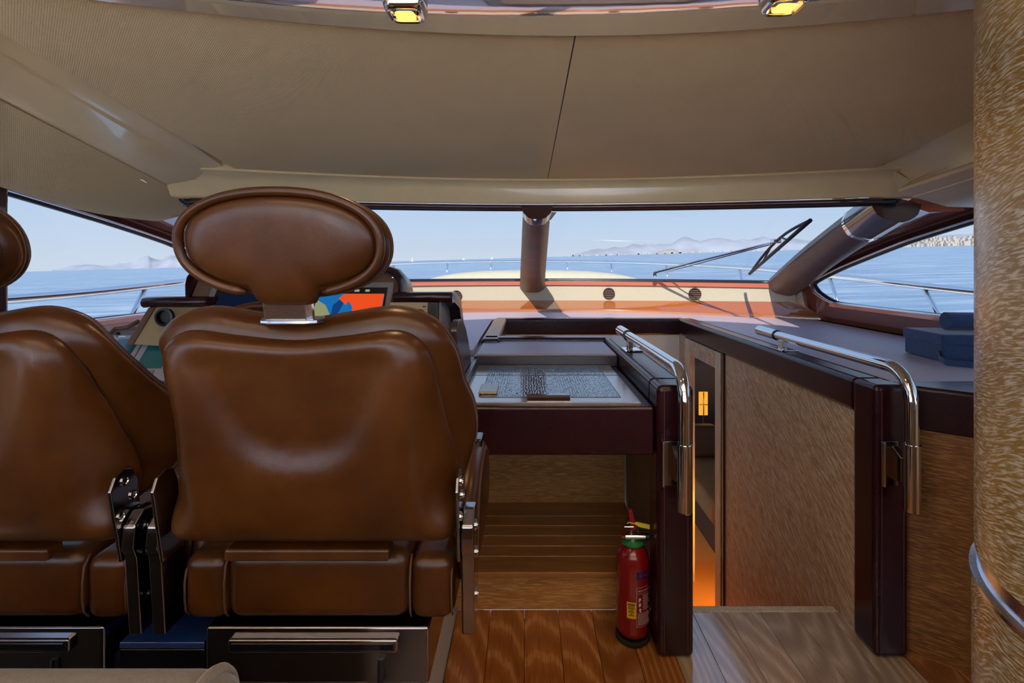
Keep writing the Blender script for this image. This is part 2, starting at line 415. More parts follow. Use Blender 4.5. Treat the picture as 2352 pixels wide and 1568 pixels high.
def build_outside():
    q = 14000.0; mb = MB()
    xs = [-q, -1500, -200, -40, 40, 200, 1500, q]; ys = [-600, -100, 0, 60, 300, 1500, 5000, q]
    mb.grid([[Vector((x, y, sea_z(x, y))) for x in xs] for y in ys], True)
    sea = mb.build('sea', sea_material(), recalc=False)
    tag(sea, 'calm blue sea with fine ripples out to the horizon', 'sea', kind='stuff')

    hm = plain('hill with haze tint', (0.32, 0.35, 0.41), 1.0, spec=0.0, var=0.12, vscale=0.004)  # distance haze is put into this pale blue-grey base colour
    hm2 = plain('pale quarry', (0.33, 0.31, 0.30), 1.0, spec=0.0)
    bm_ = plain('pale buildings', (0.46, 0.42, 0.37), 0.9)

    def hill(name, label, pts, Y, depth, seed, mat=hm):
        m = MB(); rows = []
        n = 90
        for k, (dy, hf) in enumerate([(0, 0.0), (0.25, 0.55), (0.5, 1.0), (0.8, 0.6), (1.0, 0.0)]):
            row = []
            for i in range(n + 1):
                t = i / n * (len(pts) - 1); a = min(int(t), len(pts) - 2); u = t - a
                px = lerp(pts[a][0], pts[a + 1][0], u); hh = lerp(pts[a][1], pts[a + 1][1], u * u * (3 - 2 * u))
                X = (px - CX) * Y / F; y = Y + dy * depth
                rough_ = 0.18 * noise.noise((px * 0.035 + seed, dy * 3, seed)) + 0.10 * noise.noise((px * 0.11, dy * 7, seed + 3))
                z = sea_z(X, y, 3.2) - 2 + max(0, hh * (1 + rough_ * 1.4)) * hf * Y / F
                row.append(Vector((X * (1 + dy * depth / Y), y, z)))
            rows.append(row)
        m.grid(rows)
        return tag(m.build(name, mat, ang=180), label, 'hill', 'hazy hills across the water')

    hill('coastal_hill', 'long low hazy ridge with two rounded peaks behind the windscreen wiper',
         [(1285, 0), (1330, 7), (1370, 17), (1420, 20), (1460, 26), (1500, 27), (1530, 24), (1570, 36), (1600, 32), (1660, 38), (1700, 31), (1745, 33), (1800, 26), (1900, 20), (2050, 20), (2240, 28), (2400, 20), (2600, 0)], 7600, 900, 1.0)
    hill('coastal_hill', 'faint pointed mountain range seen over the port rail',
         [(120, 0), (180, 12), (250, 8), (300, 16), (340, 30), (365, 20), (400, 26), (470, 30), (560, 22), (640, 10), (720, 0)], 7800, 900, 5.0)
    hill('quarry_slope', 'small pale quarry slope at the foot of the ridge', [(1500, 0), (1525, 9), (1548, 10), (1570, 0)], 7300, 150, 8.0, hm2)
    # town on the far right shore
    random.seed(11)
    town = MB()
    for i in range(420):
        px = random.uniform(2040, 2420); Y = random.uniform(3200, 3900); X = (px - CX) * Y / F
        g = max(0.15, min(1, (px - 2030) / 120))
        zb = sea_z(X, Y) + (Y - 3200) / 700 * 62 * g * random.uniform(0.5, 1)
        w = random.uniform(4, 10); h = random.uniform(8, 22)
        town.box(X - w, X + w, Y, Y + 2 * w, zb - 30, zb + h * (0.5 + 0.5 * g))
    tag(town.build('shore_town', bm_, smooth=False), 'pale town of small blocks on the starboard shore', 'town', kind='stuff')
    town = MB()
    for i in range(60):
        px = random.uniform(1300, 1800); Y = 7000; X = (px - CX) * Y / F; zb = sea_z(X, Y); w = random.uniform(6, 22)
        town.box(X - w, X + w, Y, Y + 20, zb - 5, zb + random.uniform(8, 20))
    tag(town.build('shore_town', bm_, smooth=False), 'scattered white shore buildings under the long ridge', 'town', kind='stuff')
    for px, h, lab in ((947, 20, 'tiny white sailboat with the tallest sail on the far horizon'), (1130, 12, 'tiny white sailboat on the horizon closest to the windscreen centre pillar'), (1065, 9, 'smallest white sailboat on the horizon, between two others')):
        X = (px - CX) * 2400 / F; z0 = sea_z(X, 2400)
        r = thing('sailboat', (X, 2400, z0), lab, 'boat', 'sailboats on the horizon')
        MB().prism([(X - 5, 2400, z0 - .5), (X + 5, 2400, z0 - .5), (X + 6, 2400, z0 + 2), (X - 6, 2400, z0 + 2)], (0, 3, 0)).build('hull', M['gelcoat'], r, smooth=False)
        MB().prism([(X - 4, 2401, z0 + 3), (X + 1, 2401, z0 + 3), (X + 1, 2401, z0 + h)], (0, 0.3, 0)).build('sail', M['gelcoat'], r, smooth=False)

    # foredeck
    rail = [(-2.95, -1.0, 1.27), (-2.98, 1.2, 1.29), (-3.0, 2.5, 1.305), (-2.98, 3.6, 1.325), (-2.9, 5.0, 1.40), (-2.72, 7.0, 1.49), (-2.05, 9.5, 1.565), (-1.05, 11.3, 1.61), (0.07, 12.0, 1.625)]
    rail = rail + [(0.14 - x, y, z) for x, y, z in rail[-2::-1]]

    def smooth_path(p, n=8):
        p = [Vector(q) for q in p]; out = []
        for i in range(len(p) - 1):
            p0 = p[max(i - 1, 0)]; p1 = p[i]; p2 = p[i + 1]; p3 = p[min(i + 2, len(p) - 1)]
            for k in range(n):
                t = k / n
                out.append(0.5 * ((2 * p1) + (p2 - p0) * t + (2 * p0 - 5 * p1 + 4 * p2 - p3) * t * t + (3 * p1 - p0 - 3 * p2 + p3) * t ** 3))
        return out + [p[-1]]
    rp_ = smooth_path(rail)
    deck = MB()
    ed = [(p.x * 1.0, p.y, max(0.86, min(1.16, 0.86 + 0.06 * (p.y - 2)))) for p in rp_]
    h = len(ed) // 2
    rows = []
    for i in range(h + 1):
        a = Vector(ed[i]); b = Vector(ed[-1 - i])
        rows.append([a.lerp(b, t) + Vector((0, 0, 0.06 * math.sin(math.pi * t))) for t in (0, 0.03, 0.5, 0.97, 1)])
    dk = MB()
    for r in rows:
        pass
    # only the part ahead of the windscreen, and the two side decks
    fr = [r for r in rows if r[0].y > 5.95]
    dk.sheet(fr, (0, 0, -0.25))
    sd = [r for r in rows if r[0].y <= 6.3]
    dk.sheet([[r[0], r[0] + Vector((0.30, 0, 0))] for r in sd], (0, 0, -0.25))
    dk.sheet([[r[-1] - Vector((0.30, 0, 0)), r[-1]] for r in sd], (0, 0, -0.25))
    dk.sheet([[Vector((CL + q * 2.40, 5.73 - 0.9 * q * q, 1.325)), Vector((CL + q * 2.42, 5.80 - 0.9 * q * q, 1.14)), Vector((CL + q * 2.46, 6.05, 1.09))] for q in [lerp(-1.06, 1.06, i / 24) for i in range(25)]], (0, 0.0, -0.06))
    tag(dk.build('foredeck', M['gelcoat']), 'white gelcoat foredeck and side decks outside the windows', 'deck', kind='structure')
    br = thing('bow_rail', (0.07, 12.0, 1.2), 'polished steel bow rail running round the foredeck', 'railing')
    MB().tube(rp_, 0.029, 12).build('top_rail', M['steel_sea'], br, ang=180)
    for px, off in ((rp_[12], .2), (rp_[19], .22), (rp_[27], .25), (rp_[33], .2), (rp_[40], .15), (rp_[46], .12), (rp_[52], .08), (rp_[58], .04), (rp_[64], 0)):
        for sg in (1, -1):
            if sg == -1 and px.y > 11.95: continue
            x = px.x if sg == 1 else 0.14 - px.x
            MB().tube([(x, px.y, px.z), (x, px.y - off * 1.2, px.z - 0.42)], 0.019, 10).build('stanchion', M['steel_sea'], br, ang=180)
    # sunpad
    sp_ = MB(); rows = []
    for j in range(15):
        v = j / 14; Y = lerp(7.0, 9.0, v); row = []
        for i in range(25):
            u = -1 + 2 * i / 24
            X = 0.11 + u * 1.72
            z = 1.16 + 0.285 * (max(0, 1 - abs(u) ** 3.2)) ** 0.55 * (max(0.0, 1 - abs(2 * v - 1) ** 8)) ** 0.5
            row.append(Vector((X, Y, z)))
        rows.append(row)
    sp_.sheet(rows, (0, 0, -0.10))
    tag(sp_.build('sunpad', M['sunpad'], ang=60), 'cream padded sunbed cushion on the foredeck', 'cushion')
    # small deck fitting by the sunpad
    cl = thing('deck_cleat', (-1.95, 6.68, 1.10), 'small white mooring fitting beside the sunpad', 'cleat')
    MB().box(-2.10, -1.80, 6.6, 6.75, 1.10, 1.30).build('body', M['gelcoat'], cl, bevel=0.02)
    MB().tube([(-2.10, 6.68, 1.33), (-1.78, 6.68, 1.33)], 0.03).build('horn', M['steel_sea'], cl)


build_outside()


# ================================================================== WINDSCREEN AND SHELL



def G(s, t, off=0.0):
    "windscreen surface: s across -1..1, t from sill to header, off outward"
    X = CL + s * lerp(2.33, 1.82, t)
    Y = lerp(5.75 - 0.9 * s * s, 3.35 - 0.75 * s * s, t)
    Z = lerp(1.345, 1.885 - 0.05 * s * s, t)
    p = Vector((X, Y, Z))
    return p + Vector((0.0, 0.22, 0.97)) * off


def on_glass(px, py, off=0.03):
    best = None
    for i in range(0, 101):
        for j in range(0, 101):
            p = G(i / 100, j / 100)
            x = CX + F * p.x / p.y; y = CY + F * (EYE - p.z) / p.y
            d = (x - px) ** 2 + (y - py) ** 2
            if best is None or d < best[0]: best = (d, i / 100, j / 100)
    return G(best[1], best[2], off)


def pane(name, s0, s1, label):
    m = MB(); rows = [[G(lerp(s0, s1, i / 16), j / 4, 0.015) for i in range(17)] for j in range(5)]
    m.grid(rows)
    o = m.build(name, M['glass'], ang=180)
    tag(o, label, 'window', kind='structure')
    # seals
    for nm, path in (('seal', [G(lerp(s0, s1, i / 16), 0.0, 0.005) for i in range(17)]), ('seal', [G(lerp(s0, s1, i / 16), 0.995, -0.008) for i in range(17)]),
                     ('seal', [G(s0, j / 6, 0.005) for j in range(7)]), ('seal', [G(s1, j / 6, 0.005) for j in range(7)])):
        MB().tube(path, 0.020, 8).build(nm, M['blackframe'], o, ang=180)
    return o


pane('window_1', -0.985, -0.03, 'port half of the raked windscreen, dark tinted glass')
pane('window_2', 0.03, 0.985, 'starboard half of the raked windscreen, dark tinted glass under the wiper')


def bar(path, widths, depth, nrm):
    "rounded padded bar on the inside of the glass: half hexagon profile"
    rings = []
    for i, p in enumerate(path):
        t = (path[min(i + 1, len(path) - 1)] - path[max(i - 1, 0)]).normalized()
        side = t.cross(nrm).normalized(); inn = side.cross(t).normalized()
        if inn.dot(nrm) < 0: inn = -inn
        w = widths[i]
        prof = [(-1, -0.15), (-1.0, 0.35), (-0.86, 0.62), (-0.55, 0.92), (-0.30, 1.0), (0.30, 1.0), (0.55, 0.92), (0.86, 0.62), (1.0, 0.35), (1, -0.15)]
        rings.append([p + side * (a * w) + inn * (b * depth) for a, b in prof])
    return rings


def mullion():
    path = [G(0, t) for t in (0.0, 0.2, 0.4, 0.6, 0.8, 0.985)]
    w = [lerp(0.135, 0.088, i / 5) for i in range(6)]
    r = thing('trim_1', path[0], 'brown leather clad centre pillar dividing the windscreen', 'pillar', kind='structure')
    path[0] = path[0] + Vector((0, -0.10, -0.045))
    MB().loft(bar(path, w, 0.085, Vector((0, -0.45, -0.9)))).build('pad', M['pillar'], r, ang=28)
    p2 = [G(0, 0.965), G(0, 1.02)]
    MB().loft(bar(p2, [0.092, 0.098], 0.10, Vector((0, -0.45, -0.9)))).build('collar', M['lacquer_dk'], r, ang=28)
    for s in (-1, 1):
        MB().prism([A(1213, 487, 3.30), A(1228, 487, 3.30), A(1232, 507, 3.29), A(1227, 507, 3.29)] if s < 0 else [A(1265, 505, 3.29), A(1261, 505, 3.29), A(1267, 487, 3.30), A(1279, 487, 3.30)], (0, 0.02, 0)).build('bracket', M['chrome'], r)


mullion()


def apillar(sg, name, label):
    def P(t):
        p = Vector((lerp(2.40, 1.86, t), lerp(4.86, 2.55, t), lerp(1.325, 1.855, t)))
        p = p + Vector((0.03, 0.05, 0.03)) * math.sin(t * math.pi)
        return p if sg > 0 else Vector((2 * CL - p.x, p.y, p.z))
    path = [P((0.95 if sg > 0 else 0.80) * i / 8) for i in range(9)]
    r = thing(name, path[0], label, 'pillar', kind='structure')
    MB().loft(bar(path, [0.135 - 0.03 * i / 8 for i in range(9)], 0.10, Vector((-0.45 * sg, -0.55, -0.7)))).build('pad', M['pillar'], r, ang=28)
    if sg < 0: return
    MB().loft(bar([P(0.80), P(0.955)], [0.116, 0.110], 0.108, Vector((-0.45 * sg, -0.55, -0.7)))).build('collar', M['lacquer_dk'], r, ang=28)
    MB().loft(bar([P(0.785), P(0.802)], [0.118, 0.118], 0.110, Vector((-0.45 * sg, -0.55, -0.7)))).build('collar_edge', M['chrome'], r, ang=28)


apillar(1, 'trim_2', 'brown leather clad raked pillar between windscreen and starboard window')
apillar(-1, 'trim_3', 'brown leather clad raked pillar between windscreen and port window')

# ---- side walls with windows
HOLE = [(4.62, 1.345), (4.56, 1.27), (4.32, 1.195), (3.6, 1.19), (2.98, 1.195), (2.0, 1.2), (0.7, 1.2), (0.5, 1.3), (0.5, 1.95), (1.2, 1.95), (2.0, 1.87), (2.83, 1.752), (3.37, 1.660), (4.07, 1.505), (4.45, 1.405)]
OUT = [(4.95, 1.37), (4.88, 1.15), (4.62, 1.03), (3.6, 1.03), (2.98, 1.03), (2.0, 1.03), (0.3, 1.03), (-.1, 1.3), (-.1, 2.15), (1.2, 2.02), (2.0, 1.945), (2.80, 1.825), (3.40, 1.725), (4.12, 1.575), (4.58, 1.47)]


def wp(y, z, sg, off=0.0):
    x = 2.6 - 0.25 * (z - 1.03) + off
    return Vector((x if sg > 0 else 2 * CL - x, y, z))


def subdiv(loop, n=4):
    "catmull rom subdivision of a closed 2D loop"
    out = []; k = len(loop)
    for i in range(k):
        p0, p1, p2, p3 = [Vector(loop[(i + d) % k]) for d in (-1, 0, 1, 2)]
        for q in range(n):
            t = q / n
            c = 0.5 * ((2 * p1) + (p2 - p0) * t + (2 * p0 - 5 * p1 + 4 * p2 - p3) * t * t + (3 * p1 - p0 - 3 * p2 + p3) * t ** 3)
            out.append(c.lerp(p1.lerp(p2, t), 0.45))
    return out


def corner(sg):
    m = MB(); x0, x1 = (2.33, 2.70) if sg > 0 else (2 * CL - 2.70, 2 * CL - 2.33)
    m.box(x0, x1, 4.845, 4.87, 1.03, 1.39)
    return m


def side(sg, wname, winname, nm):
    ho = subdiv(HOLE); ou = subdiv(OUT); k = len(ho)
    w = MB()
    mid = [a.lerp(b, 0.55) for a, b in zip(ho, ou)]
    L = [[wp(p[0], p[1], sg) for p in ou], [wp(p[0], p[1], sg, -0.015) for p in mid], [wp(p[0], p[1], sg, -0.02) for p in ho], [wp(p[0], p[1], sg, 0.05) for p in ho], [wp(p[0], p[1], sg, 0.06) for p in ou]]
    w.loft(L, True, False, True)
    # panel between the raked pillar and the window frame
    rows = []
    for i in range(9):
        t = i / 8
        p = Vector((lerp(2.46, 1.90, t), lerp(4.93, 2.40, t), lerp(1.33, 1.90, t)))
        if sg < 0: p.x = 2 * CL - p.x
        y = lerp(4.95, 2.0, t); z = lerp(1.37, 1.945, t) if t > 0.02 else 1.37
        q = wp(y, 1.37 + (1.945 - 1.37) * (t ** 0.85), sg)
        rows.append([p, p.lerp(q, 0.5) + Vector((0.01 * sg, 0.01, 0.01)), q])
    o = w.build(wname, M['lacquer_wall'], ang=30)
    MB().sheet(rows, (0.02 * sg, 0, 0.03)).build('pillar_panel', M['lacquer'], o, ang=60)
    if sg < 0: MB().box(-2.10, -1.62, 2.86, 2.91, 1.78, 1.98).build('pelmet_backing', M['lacquer'], o)
    if sg > 0: MB().prism([A(2035, 436, 2.70), A(2215, 436, 2.70), A(2215, 484, 2.70), A(2135, 488, 2.70), A(2060, 464, 2.70)], (0.0, 0.05, 0)).build('pelmet_backing', M['lacquer'], o)
    tag(o, 'glossy red brown lacquered side panel round the %s window' % nm, 'wall', kind='structure')
    corner(sg).build('corner_panel', M['lacquer_dk'], o)
    # lower sill ledge
    MB().sheet([[wp(y, 1.195, sg, -0.035), wp(y, 1.205, sg, 0.02)] for y in (4.35, 3.6, 2.98, 2.0, 0.7)], (0, 0, -0.03)).build('sill', M['lacquer'], o, bevel=0.004)
    # upper dark frame band
    band = [(ho[i], ou[i]) for i in range(9 * 4, k)]
    MB().sheet([[wp(a[0], a[1], sg, -0.028), wp(a.lerp(b, 0.42)[0], a.lerp(b, 0.42)[1], sg, -0.024)] for a, b in band], (0.012 * sg, 0, 0)).build('upper_frame', M['lacquer_dk'], o)
    MB().tube([wp(p[0], p[1], sg, -0.018) for p in ho], 0.010, 8, False, True).build('bead', M['chrome'], o, ang=180)
    MB().tube([wp(p[0], p[1], sg, 0.035) for p in ho], 0.016, 8, False, True).build('seal', M['blackframe'], o, ang=180)
    g = MB(); g.add([wp(p[0], p[1], sg, 0.04) for p in ho], [list(range(k))])
    go = g.build(winname, M['glass'], smooth=False)
    tag(go, 'curved %s side window pane tapering to a point forward' % nm, 'window', kind='structure')
    # dotted ceramic edge as a row of fine dots is left to the seal; window post far aft
    MB().box(*( (2.36, 2.52) if sg > 0 else (2 * CL - 2.52, 2 * CL - 2.36)), 2.10, 2.25, 1.2, 1.93).build('window_post', M['lacquer_dk'], o, bevel=0.02)


side(1, 'wall_starboard', 'window_3', 'starboard')
side(-1, 'wall_port', 'window_4', 'port')

# ---- ceiling
def zc(X, Y):
    return 2.04 + 0.135 * (3.3 - max(Y, 0.2)) - 0.055 * (X - 0.1) ** 2


def yhead(X):
    return 3.30 - 0.25 * (X - 0.1) ** 2


def ygl(X):
    return 1.66 - 0.20 * (X - 0.1) ** 2


xl, xr = -1.47, 1.73
seamx = lambda Y: lerp(0.165, 0.135, (Y - 1.5) / 1.8)
ce = thing('ceiling', (0, 1.0, 2.2), 'taupe woven fabric headliner in two panels meeting at a thin seam', 'ceiling', kind='structure')
for a, b in ((0, 1), (1, 2)):
    rows = []
    for j in range(15):
        row = []
        for i in range(13):
            u = i / 12
            y0 = -0.4; v = j / 14
            Yc = lerp(-0.4, 3.3, v); sx = seamx(Yc)
            x = lerp(xl, sx - 0.0025, u) if a == 0 else lerp(sx + 0.0025, xr, u)
            y1 = yhead(x)
            Y = lerp(y0, y1, v)
            bulge = 0.0
            edge = min(u, 1 - u) if False else (u if a == 0 else 1 - u)
            z = zc(x, Y) - 0.012 * math.exp(-((edge) / 0.05) ** 2) * 0 + 0.0
            row.append(Vector((x, Y, z)))
        rows.append(row)
    MB().sheet(rows, (0, 0, 0.03)).build('headliner_panel', M['headliner'], ce, ang=60)
MB().tube([(seamx(y), y, zc(seamx(y), y) + 0.006) for y in [lerp(1.0, 3.28, i / 10) for i in range(11)]], 0.005, 6).build('seam', M['black'], ce)
# header beam over the windscreen
rows = []
for i in range(25):
    x = lerp(-1.74, 2.02, i / 24); s = max(-1, min(1, (x - CL) / 1.82)); g = G(s, 1.0)
    y = yhead(x)
    z1 = zc(x, y) - 0.004
    rows.append([Vector((x, y - 0.05, z1 - 0.002)), Vector((x, y - 0.005, z1 - 0.012)), Vector((x, lerp(y, g.y - 0.02, 0.45), lerp(z1, g.z, 0.30))),
                 Vector((x, g.y - 0.055, lerp(z1, g.z, 0.85))), Vector((x, g.y - 0.045, g.z + 0.010)), Vector((x, g.y + 0.0, g.z + 0.004))])
tm = thing('trim_4', (0, 3.2, 1.9), 'cream lacquered header beam above the windscreen', 'trim', kind='structure')
MB().sheet(rows, (0, 0.03, 0.06)).build('beam', M['cream'], tm, ang=60)
MB().tube([Vector((x, G((x - CL) / 1.82, 1).y - 0.05, G((x - CL) / 1.82, 1).z + 0.008)) for x in [lerp(-1.6, 1.75, i / 20) for i in range(21)]], 0.006, 8).build('chrome_strip', M['chrome'], tm, ang=180)
MB().sheet([[Vector((x, G((x - CL) / 1.82, 1).y - 0.045, G((x - CL) / 1.82, 1).z + 0.004)), Vector((x, G((x - CL) / 1.82, 1).y - 0.03, G((x - CL) / 1.82, 1).z - 0.022))] for x in [lerp(-1.68, 1.80, i / 20) for i in range(21)]], (0, 0.03, 0)).build('shade_pocket', M['lacquer_dk'], tm, ang=180)

# glossy ceiling panel with its two lamps
gp = thing('trim_5', (0, 0.6, 2.2), 'high gloss curved ceiling panel that mirrors the cabin, set with square lamps', 'ceiling panel', kind='structure')
rows = []
for i in range(29):
    x = lerp(-1.40, 1.62, i / 28); y1 = ygl(x)
    r_ = []
    for j in range(10):
        y = lerp(-0.6, y1, j / 9)
        r_.append(Vector((x, y, zc(x, y) - 0.028 + 0.012 * math.sin(1.7 * x + 2 * y) * 0.2)))
    r_.append(Vector((x, y1 + 0.012, zc(x, y1) - 0.018))); r_.append(Vector((x, y1 + 0.014, zc(x, y1) - 0.002)))
    rows.append(r_)
MB().sheet(rows, (0, 0, 0.02)).build('panel', M['gloss_panel'], gp, ang=60)


def lamp(px, py, Y, label):
    p = A(px, py, Y); z = zc(p.x, p.y) - 0.03
    r = thing('ceiling_lamp', (p.x, p.y, z), label, 'lamp', 'square ceiling lamps in the gloss panel')
    def rr(h, a):
        return [Vector((p.x + a * sgn(math.cos(t)) * abs(math.cos(t)) ** 0.45, p.y + a * sgn(math.sin(t)) * abs(math.sin(t)) ** 0.45, h)) for t in [2 * math.pi * (k + 0.5) / 40 for k in range(40)]]
    sgn = lambda v: 1 if v >= 0 else -1
    MB().loft([rr(z + 0.01, 0.058), rr(z - 0.012, 0.058), rr(z - 0.026, 0.052), rr(z - 0.030, 0.046), rr(z - 0.028, 0.040), rr(z - 0.012, 0.036)]).build('bezel', M['chrome'], r, ang=40)
    MB().loft([rr(z - 0.0285, 0.028), rr(z - 0.0300, 0.028)]).build('lens', emit('lamp lens', (1.0, 0.50, 0.10), 2.2), r)
    l = bpy.data.lights.new('lamp_light', 'SPOT'); l.energy = 9; l.color = (1.0, 0.62, 0.30); l.spot_size = R(120); l.spot_blend = 0.7; l.shadow_soft_size = 0.03
    lo = bpy.data.objects.new('lamp_light', l); COL.objects.link(lo); lo.parent = r; lo.location = (0, 0, -0.045)
    return r


lamp(932, 6, 1.49, 'square chrome ceiling lamp glowing amber over the helm seat')
lamp(1802, 2, 1.44, 'square chrome ceiling lamp glowing amber over the companionway stairs')


# ---- cornices
def lines_loft(lines, name, mat, parent, thick, n=14, yb=-0.5, ang=30, sm=1):
    rows = []
    for i in range(n + 1):
        t = i / n; row = []
        for (a, b) in lines:
            d = (a - b); # b is aft, a forward
            k = lerp(0, 1, t)
            p = a.lerp(b, k * 1.0)
            row.append(p)
        rows.append(row)
    # run aft level from the last row
    last = rows[-1]
    rows.append([Vector((p.x, yb, p.z + 0.02)) for p in last])
    return MB().sheet(rows, thick).build(name, mat, parent, ang=ang)


cp = thing('trim_6', (-1.6, 2.0, 1.9), 'stepped cream lacquer cornice along the port side of the headliner', 'cornice', kind='structure')
lp = [(A(514, 384, 2.62), A(0, 8, 1.40)), (A(497, 388, 2.60), A(0, 28, 1.42)), (A(488, 392, 2.60), A(0, 52, 1.47)), (A(474, 390, 2.58), A(0, 122, 1.56)), (A(466, 398, 2.58), A(0, 130, 1.56)), (A(452, 430, 2.66), A(0, 190, 1.66)), (A(440, 455, 2.72), A(0, 226, 1.74))]
lines_loft(lp, 'cornice', M['cream'], cp, (-0.01, 0, 0.03))
sp2 = thing('trim_7', (-2.0, 2.0, 1.8), 'beige fabric padded panel above the port window', 'padded panel', kind='structure')
ls = [(A(443, 457, 2.72), A(0, 231, 1.74)), (A(430, 475, 2.80), A(0, 290, 1.84)), (A(415, 488, 2.88), A(0, 360, 1.95)), (A(396, 496, 2.94), A(0, 405, 2.03)), (A(365, 508, 2.99), A(0, 424, 2.08))]
def panel_port():
    rows = []
    for i in range(17):
        t = i / 16; row = []
        for k, (a, b) in enumerate(ls):
            p = a.lerp(b, t)
            f = k / (len(ls) - 1)
            sag = 0.030 * math.sin(math.pi * t) * f
            p = p + Vector((0, 0, -sag * 0.9)) + Vector((0.035, 0, -0.02)) * math.sin(math.pi * f) * 0.6
            row.append(p)
        lo = row[-1]
        row.append(lo + Vector((-0.05, 0.02, 0.004))); row.append(lo + Vector((-0.16, 0.05, 0.05)))
        rows.append(row)
    rows.append([Vector((p.x, -0.5, p.z + 0.02)) for p in rows[-1]])
    MB().sheet(rows, (-0.02, 0, 0.03)).build('padding', M['softpanel'], sp2, ang=50)
panel_port()

cs = thing('trim_8', (1.9, 2.0, 1.9), 'stepped cream lacquer cornice along the starboard side of the headliner', 'cornice', kind='structure')
rl = [(A(2010, 374, 2.60), A(2237, 256, 1.98)), (A(2040, 384, 2.58), A(2237, 280, 2.03)), (A(2060, 388, 2.55), A(2237, 290, 2.06)), (A(2092, 415, 2.50), A(2237, 345, 2.16)), (A(2100, 420, 2.52), A(2237, 358, 2.18)), (A(2062, 438, 2.58), A(2237, 372, 2.20))]
lines_loft(rl, 'cornice', M['cream'], cs, (0.01, 0, 0.03))
# corner turn of the cornice into the header
MB().loft([[A(2010, 374, 2.60), A(2040, 384, 2.58), A(2092, 415, 2.50), A(2062, 438, 2.58)], [A(1996, 378, 2.68), A(2006, 392, 2.68), A(2030, 420, 2.66), A(2030, 443, 2.68)], [A(1960, 380, 2.76), A(1965, 400, 2.78), A(1968, 425, 2.78), A(1968, 449, 2.78)]], False, False).build('corner_block', M['cream'], cs, ang=180)
# lower pelmet box that drops in front of the side window
a0, a1, a2, a3 = A(2057, 442, 2.56), A(2092, 418, 2.60), A(2160, 470, 2.62), A(2175, 476, 2.60)
d_ = Vector((0.02, -1.6, 0.16))
front = [A(2057, 441, 2.30), A(2064, 430, 2.30), A(2098, 418, 2.30), A(2400, 400, 2.30), A(2400, 482, 2.30), A(2172, 476, 2.30), A(2100, 455, 2.30)]
MB().prism(front, d_).build('pelmet', M['cream'], cs, bevel=0.012, seg=3)
MB().tube([A(2098, 452, 2.29), A(2098, 452, 2.29) + d_ * 0.5 + Vector((0.0, 0, 0.0))], 0.004, 6).build('pelmet_bead', M['cream'], cs)

# ---- roof, aft shell
roof = MB(); rows = []
for x in [lerp(-2.62, 2.76, i / 20) for i in range(21)]:
    s = (x - CL) / 1.82
    yf = 3.42 - 0.75 * min(abs(s), 1.05) ** 2 - (0.25 if abs(s) > 1.05 else 0)
    if abs(s) > 1.02: yf = 2.2
    xx = max(-1.62, min(1.78, x))
    rows.append([Vector((x, y, (2.46 - 0.02 * x * x) if y < 0.3 else lerp(2.46 - 0.02 * x * x, zc(xx, y) + 0.065, min(1, (y - 0.3) / 0.9)))) for y in [-4.3, -2.0, 0.3] + [lerp(0.6, yf, j / 8) for j in range(9)]])
roof.sheet(rows, (0, 0, 0.06))
tag(roof.build('roof', M['gelcoat'], ang=60), 'white moulded coachroof over the cabin', 'roof', kind='structure')
MB_ = MB(); MB_.sheet([[Vector((x, y, 2.36)) for x in (-2.3, 2.45)] for y in (-4.25, -0.55)], (0, 0, 0.03))
tag(MB_.build('ceiling', M['hull']), 'plain cream saloon ceiling aft of the gloss panel', 'ceiling', kind='structure')
for sg, nm in ((1, 'wall_saloon_starboard'), (-1, 'wall_saloon_port')):
    x0, x1 = (2.55, 2.62) if sg > 0 else (2 * CL - 2.62, 2 * CL - 2.55)
    w = MB(); w.box(x0, x1, -4.2, 0.45, 0, 0.80); w.box(x0, x1, -4.2, 0.45, 1.95, 2.4)
    for y in (-4.2, -2.7, -1.2, 0.3): w.box(x0, x1, y, y + 0.15, 0.80, 1.95)
    tag(w.build(nm, M['hull'], smooth=False), 'cream saloon side wall with open window bays, %s side' % ('starboard' if sg > 0 else 'port'), 'wall', kind='structure')
w = MB().box(2.55, 2.62, 0.45, 4.9, -1.3, 1.03); tag(w.build('wall_hull_starboard', M['hull'], smooth=False), 'lower hull lining under the starboard window', 'wall', kind='structure')
w = MB().box(2 * CL - 2.62, 2 * CL - 2.55, 0.45, 4.9, 0, 1.03); tag(w.build('wall_hull_port', M['hull'], smooth=False), 'lower hull lining under the port window', 'wall', kind='structure')
w = MB().box(-2.55, 2.7, 6.75, 6.82, -1.35, 1.05); tag(w.build('wall_forward', M['dkbrown'], smooth=False), 'dark bulkhead at the forward end of the cabin below', 'wall', kind='structure')


# ================================================================== DASH
def yf(X):
    return 5.40 - 0.82 * ((X - CL) / 2.57) ** 2


def ledge(name, x0, x1, ya, label, n=16, mat='dash'):
    rows = []
    for i in range(n + 1):
        x = lerp(x0, x1, i / n)
        rows.append([Vector((x, lerp(ya, yf(x), j / 4), 1.03)) for j in range(5)])
    o = MB().sheet(rows, (0, 0, -0.04)).build(name, M[mat], ang=40)
    return tag(o, label, 'dashboard', kind='structure')


ledge('dash_shelf', -2.44, -0.30, 2.95, 'dark fabric dashboard shelf ahead of the helm console', 12)
ledge('dash_shelf', -0.30, 1.345, 4.60, 'narrow sunlit dashboard shelf behind the maroon leather coaming', 8)
ledge('dash_shelf', 1.345, 2.61, 2.10, 'broad dark fabric side shelf between coaming and starboard window', 10)

